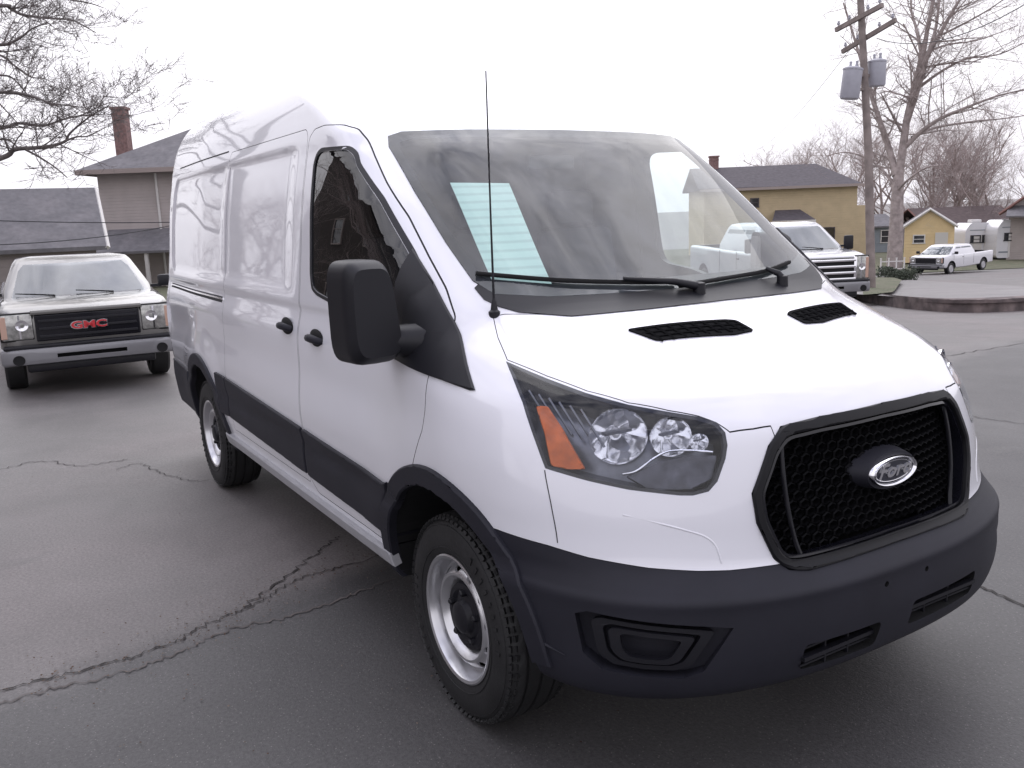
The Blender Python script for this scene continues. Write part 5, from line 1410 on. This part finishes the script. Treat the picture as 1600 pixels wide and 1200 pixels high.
# ------------------------------------------------------------------ bare trees
M_bark = mat('grey_brown_bark', (.33, .28, .265), .9, var=.3, vscale=4, bump=.6, bscale=12)
M_bark2 = mat('dark_bark', (.16, .14, .135), .9, var=.3, vscale=6, bump=.5, bscale=14)
M_twig = mat('reddish_twigs', (.40, .33, .315), .9, var=.25, vscale=2)
def grow(bt, bw, p, d, L, r, lv, rnd, maxlv, up=.12, spread=.75, nmin=3):
    n = 4 if lv < 2 else 3; pts = [p.copy()]; rs = [r]; q = p.copy(); dd = d.copy()
    for k in range(n):
        dd = (dd + Vector((rnd.gauss(0, .13), rnd.gauss(0, .13), rnd.gauss(0, .10) + up * .5))).normalized(); q = q + dd * (L / n); pts.append(q.copy()); rs.append(r * (1 - .55 * (k + 1) / n))
    add_tube(bt if lv < 1 else bw, pts, rs, 8 if lv == 0 else (5 if lv < 2 else 3), cap=False)
    if lv >= maxlv: return
    k_ = rnd.randint(nmin, nmin + 2)
    for i in range(k_):
        f = .30 + .70 * (i + rnd.random() * .6) / k_; f = min(f, 1); idx = min(int(f * n), n - 1); o = pts[idx].lerp(pts[idx + 1], f * n - idx)
        ax = Vector((rnd.gauss(0, 1), rnd.gauss(0, 1), rnd.gauss(0, .5) + .25)).normalized(); nd = (dd * (1 - spread * .5) + ax * spread).normalized()
        grow(bt, bw, o, nd, L * rnd.uniform(.50, .78), max(.004, r * rnd.uniform(.38, .58)), lv + 1, rnd, maxlv, up, spread, nmin)
def tree_meshes(seed, H, r, maxlv, **k):
    rnd = random.Random(seed); bt, bw = bmesh.new(), bmesh.new(); grow(bt, bw, Vector((0, 0, -.4)), Vector((0, 0, 1)), H * .45, r, 0, rnd, maxlv, **k)
    a, b = bpy.data.meshes.new('trunk'), bpy.data.meshes.new('crown'); bt.to_mesh(a); bw.to_mesh(b); bt.free(); bw.free(); print('tree', len(b.polygons))
    for m_ in (a, b):
        for p_ in m_.polygons: p_.use_smooth = True
    return a, b
def tree_obj(ms, loc, rz, sc_, mt, mc, label, group=None):
    e = empty('bare_tree', loc, rz); e.scale = (sc_,) * 3; tag(e, label, 'tree', group)
    a, b = ms
    if not a.materials: a.materials.append(mt); b.materials.append(mc)
    link('trunk', a, e); link('crown', b, e); return e
TA = tree_meshes(3, 12, .16, 5, nmin=3); TB = tree_meshes(8, 12, .16, 5, spread=.85); TC = tree_meshes(21, 11, .15, 5, up=.2, spread=.6)
LB = 'bare winter tree in the pale thicket behind the houses on the right'
rnd = random.Random(77)
for k, px in enumerate((1205, 1240, 1278, 1312, 1352, 1385, 1425, 1462, 1498, 1530, 1562, 1598, 1635, 1445, 1515, 1480, 1330, 1435, 1455, 1475, 1495, 1512, 1540, 1225, 1260)):
    s_ = (88, 97, 92, 104)[k % 4] if k < 6 else (92, 86, 98, 90, 101)[k % 5]
    topy = (232, 205, 215, 190, 200, 185, 190, 175, 160, 170, 215, 235, 250, 205, 195, 210, 230, 240, 225, 232, 215, 228, 240, 238, 232)[k]
    p = on_ground(px, s_); H_ = (Z(topy, s_, px) - p.z) * 1.12
    ms_ = (TA, TB, TC)[k % 3]; tree_obj(ms_, p, rnd.uniform(0, 6.28), H_ / max(v.co.z for v in ms_[1].vertices), M_twig, M_twig, LB, 'bare trees of the thicket behind the houses')
# the large tree behind the pole, its limbs as in the photograph
def limb_tree(name, base, limbs, label, s0, seed, m_, twig_lv=3, twigL=1.3, rs=1.0, trunk_r=.3, trunkpts=None, tl=None):
    rnd = random.Random(seed); e = empty(name, base); tag(e, label, 'tree'); bt, bw = bmesh.new(), bmesh.new()
    add_tube(bt, [Vector(p) - base for p in trunkpts], tl, 12, cap=False)
    for pts, r0, r1 in limbs:
        P3 = [Vector(p) - base for p in pts]; Cc = []
        for i in range(len(P3) - 1):
            g = lambda k: P3[max(0, min(len(P3) - 1, k))]
            for t in range(5): Cc.append(Vector(tuple(cr(g(i - 1)[j], g(i)[j], g(i + 1)[j], g(i + 2)[j], t / 5) for j in range(3))))
        Cc.append(P3[-1]); n = len(Cc); add_tube(bw, Cc, [(r0 + (r1 - r0) * (i / (n - 1)) ** .8) * rs for i in range(n)], 7, cap=False)
        for i in range(2, n):
            if rnd.random() < .55:
                d = (Cc[i] - Cc[i - 1]).normalized(); ax = Vector((rnd.gauss(0, 1), rnd.gauss(0, 1), rnd.gauss(0, 1))).normalized(); rr = (r0 + (r1 - r0) * i / n)
                grow(bt, bw, Cc[i], (d * .6 + ax * .8).normalized(), twigL * rnd.uniform(.5, 1.2), max(.0035, rr * .42) * rs, 6 - twig_lv, rnd, 6, .06, .8, 2)
    bm_obj('trunk', bt, m_, e, 80, recalc=False); bm_obj('crown', bw, m_, e, 80, recalc=False); return e
S_T = 50
def a_(L_, ds=0): return [at(x, y, S_T + ds * i / max(1, len(L_) - 1)) for i, (x, y) in enumerate(L_)]
bs = on_ground(1399, S_T)
limb_tree('bare_tree', bs, [
  (a_([(1403, 285), (1412, 220), (1418, 180), (1432, 120), (1443, 80), (1450, 40), (1462, -20)]), .26, .10),
  (a_([(1416, 190), (1436, 130), (1448, 90), (1470, 50), (1490, 15), (1512, -20)], -3), .22, .06),
  (a_([(1448, 90), (1462, 45), (1468, 0), (1475, -30)], 2), .12, .05),
  (a_([(1440, 85), (1432, 45), (1424, 15), (1424, -25)], 3), .12, .04),
  (a_([(1400, 275), (1390, 235), (1375, 190), (1362, 150), (1350, 110), (1335, 60), (1318, 5)], 3), .22, .05),
  (a_([(1408, 205), (1392, 175), (1376, 145)], -2), .09, .03),
  (a_([(1412, 232), (1440, 205), (1470, 185), (1500, 172), (1530, 160), (1565, 148), (1605, 140)], -4), .15, .03),
  (a_([(1425, 215), (1460, 200), (1520, 190), (1570, 185), (1615, 178)], 3), .10, .02),
  (a_([(1438, 135), (1470, 112), (1510, 92), (1560, 85), (1610, 62)], -3), .10, .02),
  (a_([(1448, 82), (1480, 70), (1530, 62), (1590, 40)], 3), .08, .02),
  (a_([(1455, 62), (1500, 40), (1545, 15), (1580, -10)], -3), .08, .02),
  (a_([(1398, 290), (1375, 262), (1350, 245), (1320, 238), (1290, 244)], 4), .10, .02),
  (a_([(1400, 300), (1420, 280), (1448, 262), (1480, 258)], -4), .09, .02),
 ], 'large bare tree with spreading pale limbs behind the utility pole', S_T, 5, M_bark, 4, 2.6, 1.0, trunkpts=[bs - Vector((0, 0, .5)), at(1400, 360, S_T), at(1403, 285, S_T), at(1405, 262, S_T)], tl=[.46, .38, .31, .26])
# overhanging tree whose trunk stands outside the left edge
S_L = 15.0
tb = on_ground(-330, S_L)
def l_(L_, ds=0, s0=S_L): return [at(x / 4, y / 4, s0 + ds * i / max(1, len(L_) - 1)) for i, (x, y) in enumerate(L_)]
T0_ = -1250
limb_tree('bare_tree', tb, [
  (l_([(T0_, 300), (-600, 60), (0, 35), (60, 50), (150, 95), (330, 115), (450, 125), (530, 165), (600, 205)], 1.5), .055, .008),
  (l_([(T0_, 500), (-600, 330), (0, 280), (60, 270), (130, 235), (200, 180), (290, 145)], -1), .05, .010),
  (l_([(-200, 310), (0, 345), (90, 410), (190, 480), (270, 490), (340, 520)], 1), .03, .007),
  (l_([(T0_, 800), (-600, 560), (0, 575), (150, 590), (250, 620), (330, 650), (440, 660), (560, 680)], -1.5), .05, .008),
  (l_([(T0_, 1000), (-500, 830), (0, 800), (110, 770), (270, 785), (400, 745), (500, 725), (640, 715)], 1), .055, .009),
  (l_([(T0_, 1300), (-500, 1120), (0, 990), (90, 935), (210, 925), (330, 910), (410, 880), (440, 830), (560, 730), (680, 660)], -1), .07, .009),
  (l_([(410, 880), (480, 855), (550, 850), (660, 795)], 0, S_L - .9), .022, .008),
  (l_([(160, 935), (260, 990), (350, 1050), (420, 1110)], .4, S_L - .6), .024, .010),
  (l_([(-300, 450), (0, 470), (80, 490), (170, 590)], .5), .03, .010),
  (l_([(-300, 850), (0, 870), (60, 880), (110, 920)], 0), .03, .012),
  (l_([(20, 275), (60, 180), (95, 110)], .5), .016, .006),
  (l_([(-100, 330), (60, 320), (140, 310), (230, 280)], -.5), .02, .006),
  (l_([(0, 650), (110, 770)], 0), .014, .01),
  (l_([(200, 95), (260, 50), (330, 20)], 0), .012, .004),
  (l_([(T0_, 150), (-300, -80), (200, -60), (400, -10), (560, 20), (650, 50)], 0), .045, .006),
  (l_([(640, 600), (780, 610), (860, 545), (900, 490)], 0, S_L + 3), .012, .004),
  (l_([(500, 725), (700, 640), (800, 720), (930, 690), (1030, 640)], 0, S_L + 1), .011, .003),
 ], 'bare tree reaching its branches in from the left edge of the photo', S_L, 11, M_bark2, 3, .58, .85, trunkpts=[tb - Vector((0, 0, .4)), at(-325, 330, S_L), at(-312, 200, S_L), at(-318, 20, S_L), at(-300, -200, S_L)], tl=[.30, .24, .20, .15, .08])
# trees on the near side of the lot, mirrored in the paint and glass of the van
LR = 'bare tree standing in front of the added dark building, mirrored in the van side windows'
rnd = random.Random(9)
for k, (x, y) in enumerate(((-9, -10.5), (-13, -9), (-17, -11), (-22, -10), (-27, -11), (-33, -10.5), (-40, -11), (-6, -9.5), (0, -15), (-46, -11))):
    tree_obj((TA, TB, TC)[k % 3], (x, y, zg(x, y)), rnd.uniform(0, 6.28), rnd.uniform(.7, 1.05), M_twig, M_twig, LR, 'bare trees at the near side of the lot')
hX = empty('added_dark_building', (-50, -15.5, 0), 0); tag(hX, 'long dark brick building added out of view to darken reflections in the van', 'building')  # unseen building, added so the side glass reflects something dark
M_dbrick = mat('added_dark_brick', (.045, .032, .028), .85, var=.3, vscale=4)
hX.rotation_euler = (0, 0, math.pi); hX.location = (-6, -15.5, 0)
walls(hX, 40, 8, 13, M_dbrick, base=-3); gable_roof(hX, 40, 8, 13, 2.2, .4, M_shin2, True)
for k in range(8):
    for z in (1.3, 4.6, 8): window(hX, 2.6 + k * 4.5, z, 1.2, 1.5, trim=M_trim2)
# dark hedge below the white fence
rnd = random.Random(5); bm = bmesh.new(); hb = on_ground(1376, 36)
for k in range(2600):
    u = rnd.random() * 1.45; v = rnd.gauss(0, .3); w_ = rnd.random() ** .8 * (.55 + .1 * math.sin(u * 5)); c_ = hb + Rh * u + Fh * v + Vector((0, 0, w_)); q = Euler((rnd.uniform(0, 6), rnd.uniform(0, 6), 0)).to_matrix()
    bm.faces.new([bm.verts.new(c_ + q @ Vector(a)) for a in ((-.04, 0, 0), (0, -.025, 0), (.04, 0, 0), (0, .025, 0))])
tag(bm_obj('hedge', bm, mat('hedge_leaf', (.07, .085, .06), .8, var=.5, vscale=6), recalc=False), 'low dark green hedge below the white fence', 'hedge')
print('all', time.time() - T0)
